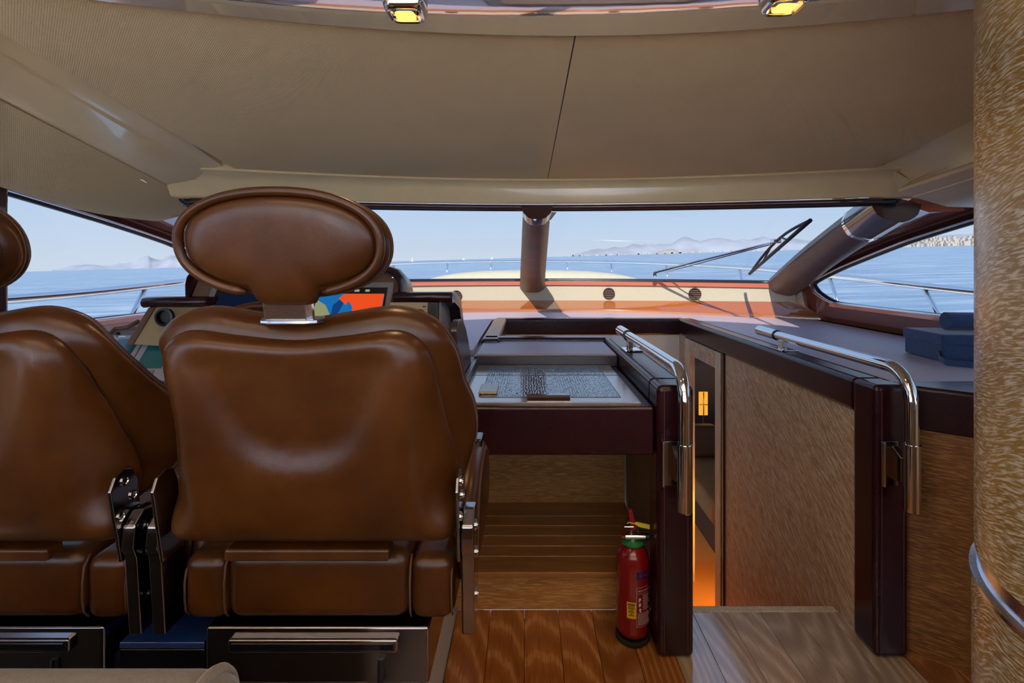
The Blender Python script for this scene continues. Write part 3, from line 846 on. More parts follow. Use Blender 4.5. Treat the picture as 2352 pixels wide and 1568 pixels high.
fa = thing('trim_9', (0.1, 5.5, 1.05), 'beige fabric fascia with round air vents under the windscreen', 'fascia', kind='structure')
def fasc(s, z, dy=0.0):
    x = CL + s * 2.38
    return Vector((x, 5.64 - 0.9 * s * s + dy, z))
ss = [lerp(-1, 1, i / 40) for i in range(41)]
MB().sheet([[fasc(s, 1.135 + 0.045 * s * s, 0.0), fasc(s, 1.305, 0.03)] for s in ss], (0, 0.03, 0)).build('fascia_panel', M['fascia'], fa, ang=60)
MB().sheet([[fasc(s, 1.302, 0.005), fasc(s, 1.338, 0.0), fasc(s, 1.345, 0.06)] for s in ss], (0, 0.03, 0)).build('upper_lip', M['lacquer'], fa, ang=60)
def orow(s):
    a = fasc(s, 1.135 + 0.045 * s * s, 0.0); X = CL + s * 2.55
    b = Vector((X, yf(X), 1.058))
    return [a, a.lerp(b, 0.5), b, b + Vector((0, -0.004, -0.006)), Vector((b.x, b.y - 0.004, 1.028))]
MB().sheet([orow(s) for s in ss], (0, 0.02, -0.02)).build('lower_panel', M['lacquer_or'], fa, ang=30)
MB().tube([orow(s)[2] for s in ss], 0.005, 6).build('bead', M['lacquer_or'], fa, ang=180)


def vent(px, py, label):
    s = 0.0
    for i in range(201):
        q = -1 + i / 100; p = fasc(q, 1.22)
        if CX + F * p.x / p.y > px: break
    p = fasc(q, 1.22, 0.0); z = EYE - (py - CY) * p.y / F; p.z = z; p.y -= 0.004
    r = thing('air_vent', (p.x, p.y, p.z), label, 'vent', 'round air vents in the fascia')
    rad = 0.062
    MB().lathe([(rad - 0.008, 0.012), (rad, 0.012), (rad, -0.004), (rad - 0.008, -0.006), (rad - 0.010, 0.012)], p, 32, 'y').build('ring', M['lacquer_dk'], r)
    MB().lathe([(0.001, 0.010), (rad - 0.006, 0.010), (rad - 0.006, 0.014), (0.001, 0.014)], p, 32, 'y').build('back_plate', M['black'], r)
    for k in range(5):
        z = p.z - 0.042 + 0.019 * k; hw = math.sqrt(max(0.0001, (rad - 0.008) ** 2 - (z - p.z) ** 2))
        MB().prism([(p.x - hw, p.y - 0.004, z - 0.003), (p.x - hw, p.y + 0.008, z + 0.003), (p.x - hw, p.y + 0.008, z + 0.006), (p.x - hw, p.y - 0.004, z + 0.001)], (2 * hw, 0, 0)).build('slat', M['brown_trim'], r, smooth=False)

    r.rotation_euler = (0, 0, math.atan(-1.8 * q / 2.38))

vent(1396, 674, 'round slatted air vent nearer the windscreen centre pillar')
vent(1590, 675, 'round slatted air vent nearer the wiper shadow')
vent(1046, 680, 'round slatted air vent half hidden by the helm console pad')


# wiper outside the starboard pane
def wiper():
    base = on_glass(1503, 635, 0.05); lo, hi = on_glass(1722, 634, 0.02), on_glass(1862, 514, 0.02)
    cn = lo.lerp(hi, 0.5) + Vector((0.0, -0.02, 0.05)) * 1.6; cn2 = cn + Vector((-0.05, 0.0, -0.02))
    r = thing('windscreen_wiper', base, 'grey windscreen wiper on twin arms resting on the starboard pane', 'wiper')
    MB().tube([base, base.lerp(cn, 0.4) + Vector((0, 0, .004)), cn], [0.012, 0.010, 0.008], 8).build('arm', M['brushed'], r, ang=180)
    b2 = base + Vector((0.10, 0.02, 0.0))
    MB().tube([b2, cn2 + Vector((0.02, 0.03, 0))], 0.006, 8).build('arm', M['brushed'], r, ang=180)
    MB().lathe([(0.022, -0.02), (0.022, 0.02), (0.012, 0.03), (0.001, 0.03)], base - Vector((0, 0, .02)), 20).build('pivot', M['brushed'], r)
    MB().box(cn.x - 0.03, cn.x + 0.03, cn.y - 0.03, cn.y + 0.03, cn.z - 0.012, cn.z + 0.02).build('coupling', M['brushed'], r, bevel=0.006)
    path = [lo, lo.lerp(hi, 0.33), lo.lerp(hi, 0.66), hi]
    MB().tube(path, 0.013, 8).build('blade', M['rubber'], r, ang=180)
    up = Vector((0.0, -0.02, 0.05))
    ar = [lo.lerp(hi, t) + up * math.sin(math.pi * t) * 1.6 for t in [i / 12 for i in range(13)]]
    MB().tube(ar, 0.010, 8).build('bow', M['rubber'], r, ang=180)
    for t in (0.28, 0.72):
        MB().tube([lo.lerp(hi, t), lo.lerp(hi, t + (0.12 if t < .5 else -.12)) + up * 1.3], 0.007, 6).build('yoke', M['rubber'], r)


wiper()

# ================================================================== FLOOR, STEPS, STAIRWELL
fl = thing('floor', (0.7, 0, -0.03), 'glossy orange brown oak plank floor running fore and aft', 'floor', kind='structure')
pl = None; plp = None; W = 0.146
x = -0.298; k = 0
while x < 2.5:
    hi = 2.285
    x1 = min(x + W, 2.55)
    if pl is None:
        pl = MB().box(-W / 2, W / 2 - 0.0012, -1.45, 1.45, -0.02, 0.0).build('plank', M['floor'], fl, bevel=0.0012, seg=1)
        for v in pl.data.vertices: v.co += Vector((0.7, 0, -0.03))
        o = pl
    else:
        o = pl.copy(); COL.objects.link(o)
    o.location = (x + W / 2 - 0.7, hi - 1.45, 0.03)
    if 0.64 < x + W / 2 < 1.40:  # landing boards take the copy with skylight in its colour
        if plp is None: plp = pl.data.copy(); plp.materials[0] = M['floor_skylit']
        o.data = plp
    x += W; k += 1
MB().box(-2.5, 2.6, -0.62, 2.26, -0.06, -0.021).build('subfloor', M['dkbrown'], fl, smooth=False)
MB().box(0.645, 1.355, 2.268, 2.305, -0.035, 0.004).build('nosing', M['limed_v'], fl, bevel=0.004)

w = MB().box(-2.5, 2.6, -6.4, -0.62, -0.05, 0.0); tag(w.build('floor_saloon', plain('sun bounce carpet', (0.80, 0.66, 0.48), 0.9, bump=0.3, bscale=200)), 'unseen saloon floor behind the sofa, carpeted cream to bounce sunlight', 'floor', kind='structure')  # unseen floor, made cream to bounce sunlight up to the ceiling
w = MB().box(-2.45, -0.302, -0.60, 3.30, -0.05, -0.004); tag(w.build('floor_port', M['carpet']), 'beige carpet floor round the helm plinth', 'floor', kind='structure')
gc = thing('reflection_blocker', (0, -0.8, 0), 'unseen added counter standing across the saloon behind the sofa', 'blocker')  # added out of view to block carpet reflections and shade the lower surfaces
MB().box(-2.38, 2.5, -1.0, -0.66, 0, 0.98).build('body', M['tread'], gc)
MB().box(-2.38, 2.5, -1.03, -0.63, 0.98, 1.01).build('blocker_top', M['dkbrown'], gc)
stp = thing('podium_step', (0.1, 2.3, 0), 'oak step with grooved tread below the chart table', 'step')
MB().box(-0.405, 0.56, 2.285, 2.31, 0, 0.155).build('riser', M['oak_h'], stp, bevel=0.002)
ys = [2.270, 2.40, 2.49, 2.585, 2.685, 2.79, 2.955]
for a, b in zip(ys[:-1], ys[1:]):
    MB().box(-0.405, 0.56, a, b - 0.006, 0.148, 0.171).build('tread_board', M['tread'], stp, bevel=0.004)
MB().box(-0.405, 0.56, 2.955, 2.975, 0.16, 0.762).build('back_riser', M['oak_h'], stp, bevel=0.002)

st = thing('companion_stairs', (1.0, 3.2, -1.1), 'oak stairs leading down from the landing to the cabins', 'stairs')
for i in range(4):
    y0 = 2.31 + 0.26 * i; z0 = -0.26 * (i + 1)
    MB().box(0.66, 1.35, y0, y0 + 0.28, z0 - 0.03, z0).build('tread', M['tread'], st, bevel=0.006)
    MB().box(0.66, 1.35, y0 - 0.005, y0 + 0.015, z0, z0 + 0.25).build('riser', M['oak_h'], st)
w = MB().box(-0.4, 3.0, 2.3, 6.75, -1.12, -1.08); tag(w.build('floor_cabin', plain('carpet with amber glow', (0.60, 0.27, 0.06), 0.9, bump=0.3, bscale=200)), 'sand carpet floor of the cabin below, amber glow in its colour', 'floor', kind='structure')  # amber lamp glow is put into the carpet colour

# starboard companionway wall with its door
wr = thing('wall_companionway_starboard', (1.36, 3.2, -1.1), 'limed oak companionway wall with diagonal grain', 'wall', kind='structure')
MB().box(1.358, 1.40, 2.10, 3.56, -1.1, 0.93).build('veneer_panel', M['limed'], wr, bevel=0.003)
MB().box(1.35, 1.42, 4.42, 4.66, -1.1, 0.95).build('veneer_end', M['limed'], wr)
dr = thing('door_1', (1.36, 4.0, -1.1), 'limed oak door frame standing open to the lit cabin below', 'door', kind='structure')
MB().box(1.345, 1.375, 3.565, 3.60, -1.1, 0.90).build('hinge_stile', M['lacquer_dk'], dr)
MB().box(1.338, 1.385, 3.60, 3.70, -1.1, 0.90).build('jamb', M['limed_v'], dr, bevel=0.003)
MB().box(1.338, 1.385, 4.28, 4.40, -1.1, 0.90).build('jamb', M['limed_v'], dr, bevel=0.003)
MB().box(1.339, 1.385, 3.70, 4.28, 0.78, 0.90).build('lintel', M['limed'], dr, bevel=0.003)
# forward and port walls of the stairwell
w = MB().box(-0.25, 1.36, 4.60, 4.63, -1.1, 0.93); tag(w.build('wall_stairwell_forward', M['offwhite']), 'off white panel at the forward end of the stairwell', 'wall', kind='structure')
w = MB().box(-0.27, -0.24, 3.35, 4.60, -1.1, 0.93); tag(w.build('wall_stairwell_port', M['offwhite']), 'off white panel on the port side of the stairwell', 'wall', kind='structure')
w = MB().box(0.565, 0.640, 2.12, 3.34, -1.1, 0.93); o = w.build('wall_companionway_port', M['oak_diag']); tag(o, 'oak veneer half wall between chart table and stairs', 'wall', kind='structure')
w = MB().box(-0.25, 0.60, 3.30, 3.34, -1.1, 0.93); tag(w.build('wall_chart_back', M['offwhite']), 'panel closing the back of the chart table towards the stairwell', 'wall', kind='structure')


# leather coaming (trim) round the stairwell
def coam(name, label):
    return thing(name, (0, 0, 0), label, 'coaming', kind='structure')


cr = coam('trim_10', 'maroon leather coaming and end post on the starboard side of the stairs')
MB().box(1.338, 1.470, 2.13, 4.62, 0.905, 1.045).build('top_rail', M['maroon'], cr, bevel=0.022, seg=4)
MB().box(1.338, 1.470, 2.00, 2.145, 0.0, 1.045).build('end_post', M['maroon'], cr, bevel=0.022, seg=4)
for xx in (1.362, 1.446):
    MB().tube([(xx, 4.5, 1.046), (xx, 2.10, 1.046), (xx, 2.015, 1.040), (xx, 1.999, 1.02), (xx, 1.999, 0.02)], 0.0013, 5).build('seam', M['stitch_m'], cr)
cf = coam('trim_11', 'maroon leather coaming across the forward end of the stairwell')
MB().box(-0.27, 1.40, 4.58, 4.70, 0.90, 1.043).build('top_rail', M['maroon'], cf, bevel=0.022, seg=4)
MB().box(-0.285, -0.165, 3.30, 4.62, 0.93, 1.043).build('side_rail', M['maroon'], cf, bevel=0.022, seg=4)
cp_ = coam('trim_12', 'maroon leather coaming and end post between chart table and stairs')
MB().box(0.503, 0.645, 2.13, 3.47, 0.90, 1.043).build('top_rail', M['maroon'], cp_, bevel=0.022, seg=4)
MB().box(0.503, 0.645, 2.00, 2.145, 0.0, 1.043).build('end_post', M['maroon'], cp_, bevel=0.022, seg=4)
MB().box(-0.285, 0.53, 3.36, 3.47, 0.93, 1.043).build('back_rail', M['maroon'], cp_, bevel=0.02, seg=4)
for xx in (0.530, 0.620):
    MB().tube([(xx, 3.3, 1.044), (xx, 2.10, 1.044), (xx, 2.015, 1.038), (xx, 1.999, 1.02), (xx, 1.999, 0.02)], 0.0013, 5).build('seam', M['stitch_m'], cp_)

# starboard side cabinet below the shelf, aft face
sc = thing('side_cabinet', (1.7, 2.0, 0), 'oak veneer side cabinet with maroon leather top band beside the end post', 'cabinet')
a = Vector((1.468, 2.055, 0)); b = Vector((2.53, 1.19, 0)); d = (b - a)
n_ = Vector((d.y, -d.x, 0)).normalized() * -1
MB().prism([a, b, b + Vector((0.0, 0.9, 0)), a + Vector((0, 0.06, 0))], (0, 0, 0.885)).build('body', M['oak_side'], sc, smooth=False)
MB().prism([a + Vector((0.0, -0.012, 0.87)), b + Vector((0, -0.012, 0.87)), b + Vector((0, 0.95, 0.87)), a + Vector((0, 0.06, 0.87))], (0, 0, 0.168)).build('leather_band', M['maroon'], sc, bevel=0.015, seg=3)


# ================================================================== CHART TABLE
ct = thing('chart_table', (0.08, 2.4, 0.77), 'chart table with maroon leather front and dark crocodile inlay', 'table')
MB().box(-0.285, 0.500, 2.03, 2.95, 0.765, 0.955).build('body', M['maroon'], ct, bevel=0.012, seg=3)
MB().tube([(-0.28, 2.031, 0.946), (0.49, 2.031, 0.946)], 0.0013, 5).build('seam', M['stitch_m'], ct)
MB().box(-0.262, 0.455, 2.055, 2.84, 0.953, 0.966).build('top_frame', M['table_wood'], ct, bevel=0.003)
MB().box(-0.185, 0.385, 2.135, 2.555, 0.960, 0.9675).build('inlay', M['croc'], ct)
MB().box(-0.185, 0.385, 2.585, 2.775, 0.960, 0.9675).build('inlay', M['croc'], ct)
for x0, x1, y0, y1 in ((-0.187, 0.387, 2.132, 2.135), (-0.187, 0.387, 2.775, 2.778), (-0.188, -0.185, 2.132, 2.778), (0.385, 0.388, 2.132, 2.778), (-0.262, 0.455, 2.569, 2.572)):
    MB().box(x0, x1, y0, y1, 0.955, 0.9672).build('inlay_line', M['black'], ct, smooth=False)
MB().box(-0.286, -0.262, 2.05, 2.95, 0.95, 1.0).build('side_rail', M['dkbrown'], ct, bevel=0.004)
MB().box(-0.285, 0.500, 2.85, 2.90, 0.955, 1.012).build('back_step', M['dkbrown'], ct, bevel=0.004)
MB().box(-0.275, 0.500, 2.87, 3.37, 0.985, 1.020).build('back_pad', M['dash'], ct, bevel=0.010, seg=3)
hd = MB().loft([[Vector((x, 2.068 + y, 0.966 + z)) for y, z in ((0, 0.0), (0, 0.016), (0.006, 0.024), (0.028, 0.024), (0.028, 0.018), (0.010, 0.014), (0.010, 0.0))] for x in (0.005, 0.175)])
hd.build('handle', M['chrome_dk'], ct, ang=30)
ph = thing('phone', (-0.155, 2.24, 0.9675), 'slim phone lying face up on the chart table inlay', 'phone')
MB().box(-0.198, -0.120, 2.175, 2.335, 0.9677, 0.9765).build('body', plain('phone gold', (0.40, 0.28, 0.16), 0.25, 0.8), ph, bevel=0.004, seg=3)
MB().box(-0.195, -0.123, 2.178, 2.332, 0.9765, 0.978).build('screen', plain('phone screen', (0.22, 0.22, 0.22), 0.12), ph, bevel=0.0005)


# ================================================================== HANDRAILS
def handrail(X, label, Yv=1.925, yend=3.14, ztop=1.112):
    r = thing('handrail', (X, Yv, 0.6), label, 'handrail', 'chromed stair handrails')
    rad = 0.12; pts = [(X - 0.012, yend - 0.20, ztop + 0.003), (X, 2.5, ztop)]
    for i in range(9):
        a = math.pi / 2 * i / 8
        pts.append((X, Yv + rad - rad * math.sin(a), ztop - rad + rad * math.cos(a)))
    pts.append((X, Yv, 0.70))
    MB().tube(pts, 0.0235, 20).build('tube', M['chrome'], r, ang=60)
    MB().tube([(X - 0.012, yend - 0.205, ztop + 0.003), (X - 0.018, yend, ztop + 0.006)], 0.0285, 24).build('sleeve', M['chrome'], r, ang=40)
    MB().lathe([(0.0245, 0.0), (0.0285, 0.0), (0.0285, -0.245), (0.022, -0.252), (0.001, -0.252)], (X, Yv, 0.845), 24).build('sleeve', M['chrome'], r, ang=40)
    MB().tube([(X - 0.012, yend - 0.208, ztop + 0.003), (X - 0.012, yend - 0.203, ztop + 0.003)], 0.0295, 24).build('sleeve_ring', M['black'], r, ang=40)
    # top foot
    MB().box(X - 0.055, X + 0.035, 2.80, 2.92, 1.043, 1.050).build('foot_plate', M['chrome'], r, bevel=0.002)
    MB().box(X - 0.030, X - 0.004, 2.835, 2.885, 1.048, ztop - 0.015).build('foot_web', M['chrome'], r, bevel=0.002)
    MB().tube([(X - 0.052, 2.798, 1.047), (X + 0.04, 2.798, 1.047)], 0.005, 8).build('foot_edge', M['chrome'], r)
    # lower bracket on the end post
    MB().box(X - 0.068, X - 0.004, 1.988, 2.0, 0.665, 0.835).build('post_plate', M['chrome_dk'], r, bevel=0.003)
    MB().box(X - 0.068, X - 0.060, 1.975, 1.99, 0.665, 0.835).build('post_flange', M['chrome'], r, bevel=0.002)
    MB().prism([(X - 0.030, 1.99, 0.82), (X - 0.030, 1.94, 0.79), (X - 0.030, 1.94, 0.70), (X - 0.030, 1.99, 0.69)], (0.022, 0, 0)).build('bracket_web', M['chrome_dk'], r, bevel=0.003)
    return r


handrail(0.585, 'chromed handrail on the coaming between chart table and stairs')
handrail(1.422, 'chromed handrail on the coaming beside the broad side shelf')


# ================================================================== COLUMN
cl_ = thing('column', (1.273, 0.794, 0), 'large round column veneered in streaky limed oak with a steel band', 'column', kind=None)
rad = 0.45; cc = Vector((1.273, 0.794, 0))
MB().lathe([(rad, 0.935), (rad, 2.42)], cc, 96).build('upper_veneer', M['column'], cl_, ang=60)
MB().lathe([(rad + 0.004, 0.0), (rad + 0.004, 0.885)], cc, 96).build('lower_veneer', M['column'], cl_, ang=60)
MB().lathe([(rad - 0.01, 0.882), (rad + 0.008, 0.885), (rad + 0.008, 0.893), (rad - 0.004, 0.896), (rad - 0.004, 0.934), (rad - 0.01, 0.936)], cc, 96).build('steel_band', M['brushed'], cl_, ang=30)


# ================================================================== FIRE EXTINGUISHER
def extinguisher():
    X, Y = 0.432, 2.115; rr = 0.066
    r = thing('fire_extinguisher', (X, Y, 0), 'red fire extinguisher with yellow tag standing on the floor by the end post', 'fire extinguisher')
    c = Vector((X, Y, 0))
    MB().lathe([(0.03, 0.022), (rr - 0.02, 0.022), (rr - 0.006, 0.032), (rr, 0.055), (rr, 0.32), (rr - 0.004, 0.345), (rr - 0.016, 0.366), (rr - 0.034, 0.380), (0.026, 0.386), (0.02, 0.392)], c, 48).build('cylinder', M['red'], r, ang=60)
    st_ = MB().lathe([(rr - 0.02, 0.0), (rr - 0.004, 0.0), (rr + 0.002, 0.008), (rr + 0.002, 0.020), (rr - 0.004, 0.022), (rr - 0.02, 0.016)], c, 40)
    st_.build('stand', M['rubber'], r, ang=40)
    MB().lathe([(0.030, 0.384), (0.042, 0.382), (0.043, 0.388), (0.030, 0.394)], c, 32).build('safety_ring', M['green'], r, ang=40)
    MB().lathe([(0.019, 0.388), (0.019, 0.415), (0.012, 0.418), (0.012, 0.44), (0.001, 0.44)], c, 24).build('valve', M['brushed'], r, ang=40)
    MB().tube([(X - 0.032, Y - 0.01, 0.412), (X + 0.050, Y - 0.01, 0.412)], 0.011, 12).build('valve_body', M['brushed'], r)
    MB().tube([(X + 0.048, Y - 0.01, 0.412), (X + 0.062, Y - 0.01, 0.412)], 0.014, 12).build('gauge', M['black'], r)
    MB().tube([(X - 0.03, Y - 0.012, 0.412), (X - 0.048, Y - 0.012, 0.412)], 0.006, 8).build('plug', M['red_pl'], r)
    MB().prism([(X - 0.008, Y - 0.014, 0.435), (X + 0.016, Y - 0.014, 0.435), (X + 0.010, Y - 0.014, 0.470), (X - 0.004, Y - 0.014, 0.520), (X - 0.020, Y - 0.014, 0.518), (X - 0.014, Y - 0.014, 0.47)], (0, 0.024, 0)).build('lever', M['red_pl'], r, bevel=0.003)
    MB().prism([(X - 0.004, Y - 0.016, 0.415), (X + 0.012, Y - 0.016, 0.415), (X + 0.014, Y - 0.016, 0.45), (X - 0.006, Y - 0.016, 0.44)], (0, 0.02, 0)).build('grip', M['black'], r, bevel=0.003)
    MB().tube([(X - 0.036, Y - 0.016, 0.455), (X + 0.0, Y - 0.016, 0.455)], 0.003, 8).build('pin', M['chrome'], r)
    MB().tube([(X - 0.026, Y - 0.02, 0.470), (X - 0.02, Y - 0.02, 0.475), (X, Y - 0.021, 0.471)], 0.002, 6).build('tag_loop', M['yellow'], r)
    MB().prism([(X, Y - 0.022, 0.471), (X + 0.010, Y - 0.022, 0.478), (X + 0.062, Y - 0.030, 0.470), (X + 0.062, Y - 0.030, 0.452), (X + 0.020, Y - 0.024, 0.458)], (0.001, 0.0015, 0)).build('service_tag', M['yellow'], r, smooth=False)
    # wrapped labels: u metres round the wall, angle 0 faces the camera
    def wrap(polys, off=0.0006):
        m = MB()
        for q in polys:
            m.add([Vector((X + (rr + off) * math.sin(u / rr), Y - (rr + off) * math.cos(u / rr), z)) for u, z in q], [list(range(len(q)))])
        return m
    def rect(u0, u1, z0, z1, n=6):
        out = []
        for i in range(n):
            a, b = lerp(u0, u1, i / n), lerp(u0, u1, (i + 1) / n)
            out.append([(a, z0), (b, z0), (b, z1), (a, z1)])
        return out
    wrap(rect(-0.036, 0.0, 0.118, 0.182)).build('yellow_label', M['label_y'], r)
    ink = []
    for i, (a, b) in enumerate(((-0.032, -0.004), (-0.030, -0.006), (-0.031, -0.005), (-0.026, -0.010), (-0.030, -0.006), (-0.024, -0.012), (-0.028, -0.008))):
        ink += rect(a, b, 0.170 - i * 0.0068, 0.1735 - i * 0.0068 + (0.002 if i == 0 else 0), 3)
    wrap(ink, 0.0010).build('label_print', M['ink'], r)
    wrap(rect(0.002, 0.06, 0.270, 0.300)).build('blue_label', M['blue_ink'], r)
    wrap(rect(0.014, 0.026, 0.279, 0.291, 2) + rect(0.032, 0.05, 0.279, 0.291, 2), 0.001).build('blue_label_print', M['red'], r)
    wp_ = []
    u0, u1, z0, z1 = 0.001, 0.085, 0.085, 0.240; t = 0.0012
    wp_ += rect(u0, u1, z0, z0 + t) + rect(u0, u1, z1 - t, z1) + rect(u0, u0 + t, z0, z1, 1) + rect(u1 - t, u1, z0, z1, 1) + rect(u0, u1, z1 - 0.025, z1 - 0.024) + rect(u0, u1, 0.140, 0.141)
    random.seed(3)
    for i in range(3):
        zz = 0.195 - i * 0.0205
        for k_ in range(5): wp_ += rect(0.008 + random.uniform(0, 0.008), 0.012 + random.uniform(0.002, 0.009), zz - random.uniform(0, 0.012), zz + random.uniform(0.001, 0.004), 1)
    for i in range(9): wp_ += rect(0.028, 0.070 - random.uniform(0, 0.012), 0.206 - i * 0.007, 0.2085 - i * 0.007, 4)
    for i in range(9): wp_ += rect(0.006, 0.078 - random.uniform(0, 0.02), 0.134 - i * 0.0052, 0.136 - i * 0.0052, 5)
    wrap(wp_, 0.0008).build('instruction_label', M['white_ink'], r)
    # heading
    cu = bpy.data.curves.new('txt', 'FONT'); cu.body = 'FIRE EXTINGUISHER'; cu.size = 0.0105
    to = bpy.data.objects.new('txt', cu); COL.objects.link(to); bpy.context.view_layer.update()
    me = to.evaluated_get(bpy.context.evaluated_depsgraph_get()).to_mesh()
    m = MB()
    m.add([Vector((X + (rr + 0.0009) * math.sin((0.006 + v.co.x * 0.72) / rr), Y - (rr + 0.0009) * math.cos((0.006 + v.co.x * 0.72) / rr), 0.2225 + v.co.y)) for v in me.vertices], [list(p.vertices) for p in me.polygons])
    m.build('label_heading', M['white_ink'], r, smooth=False)
    bpy.data.objects.remove(to)


extinguisher()


# ================================================================== BAG ON THE SHELF
def bag():
    r = thing('camera_bag', (2.22, 2.62, 1.03), 'navy fabric case with a loose strap on the broad side shelf', 'bag')
    def hexa(p, z0, z1): return MB().prism([Vector((x, y, z0)) for x, y in p], (0, 0, z1 - z0))
    base = [(2.045, 2.56), (2.44, 2.50), (2.46, 2.82), (2.07, 2.86)]
    hexa(base, 1.032, 1.118).build('case', M['navy'], r, bevel=0.012, seg=3)
    c = Vector((2.25, 2.68)); lid = [tuple(c + (Vector(p) - c) * 1.03) for p in base]
    hexa(lid, 1.112, 1.168).build('lid', M['navy'], r, bevel=0.010, seg=3)
    MB().tube([(2.20, 2.74, 1.215), (2.45, 2.72, 1.215)], [0.046, 0.046], 24).build('rolled_pouch', M['navy'], r, ang=40)
    pts = [(2.06, 2.60, 1.075), (1.99, 2.52, 1.060), (1.985, 2.47, 1.045), (2.05, 2.44, 1.042), (2.14, 2.40, 1.040), (2.20, 2.38, 1.05), (2.27, 2.385, 1.075), (2.36, 2.43, 1.07), (2.42, 2.50, 1.08)]
    MB().sheet([[Vector(p) + Vector((0, 0, -0.012)), Vector(p) + Vector((0, 0, 0.014))] for p in pts], (0.002, 0.003, 0)).build('strap', M['navy'], r, ang=60)


bag()


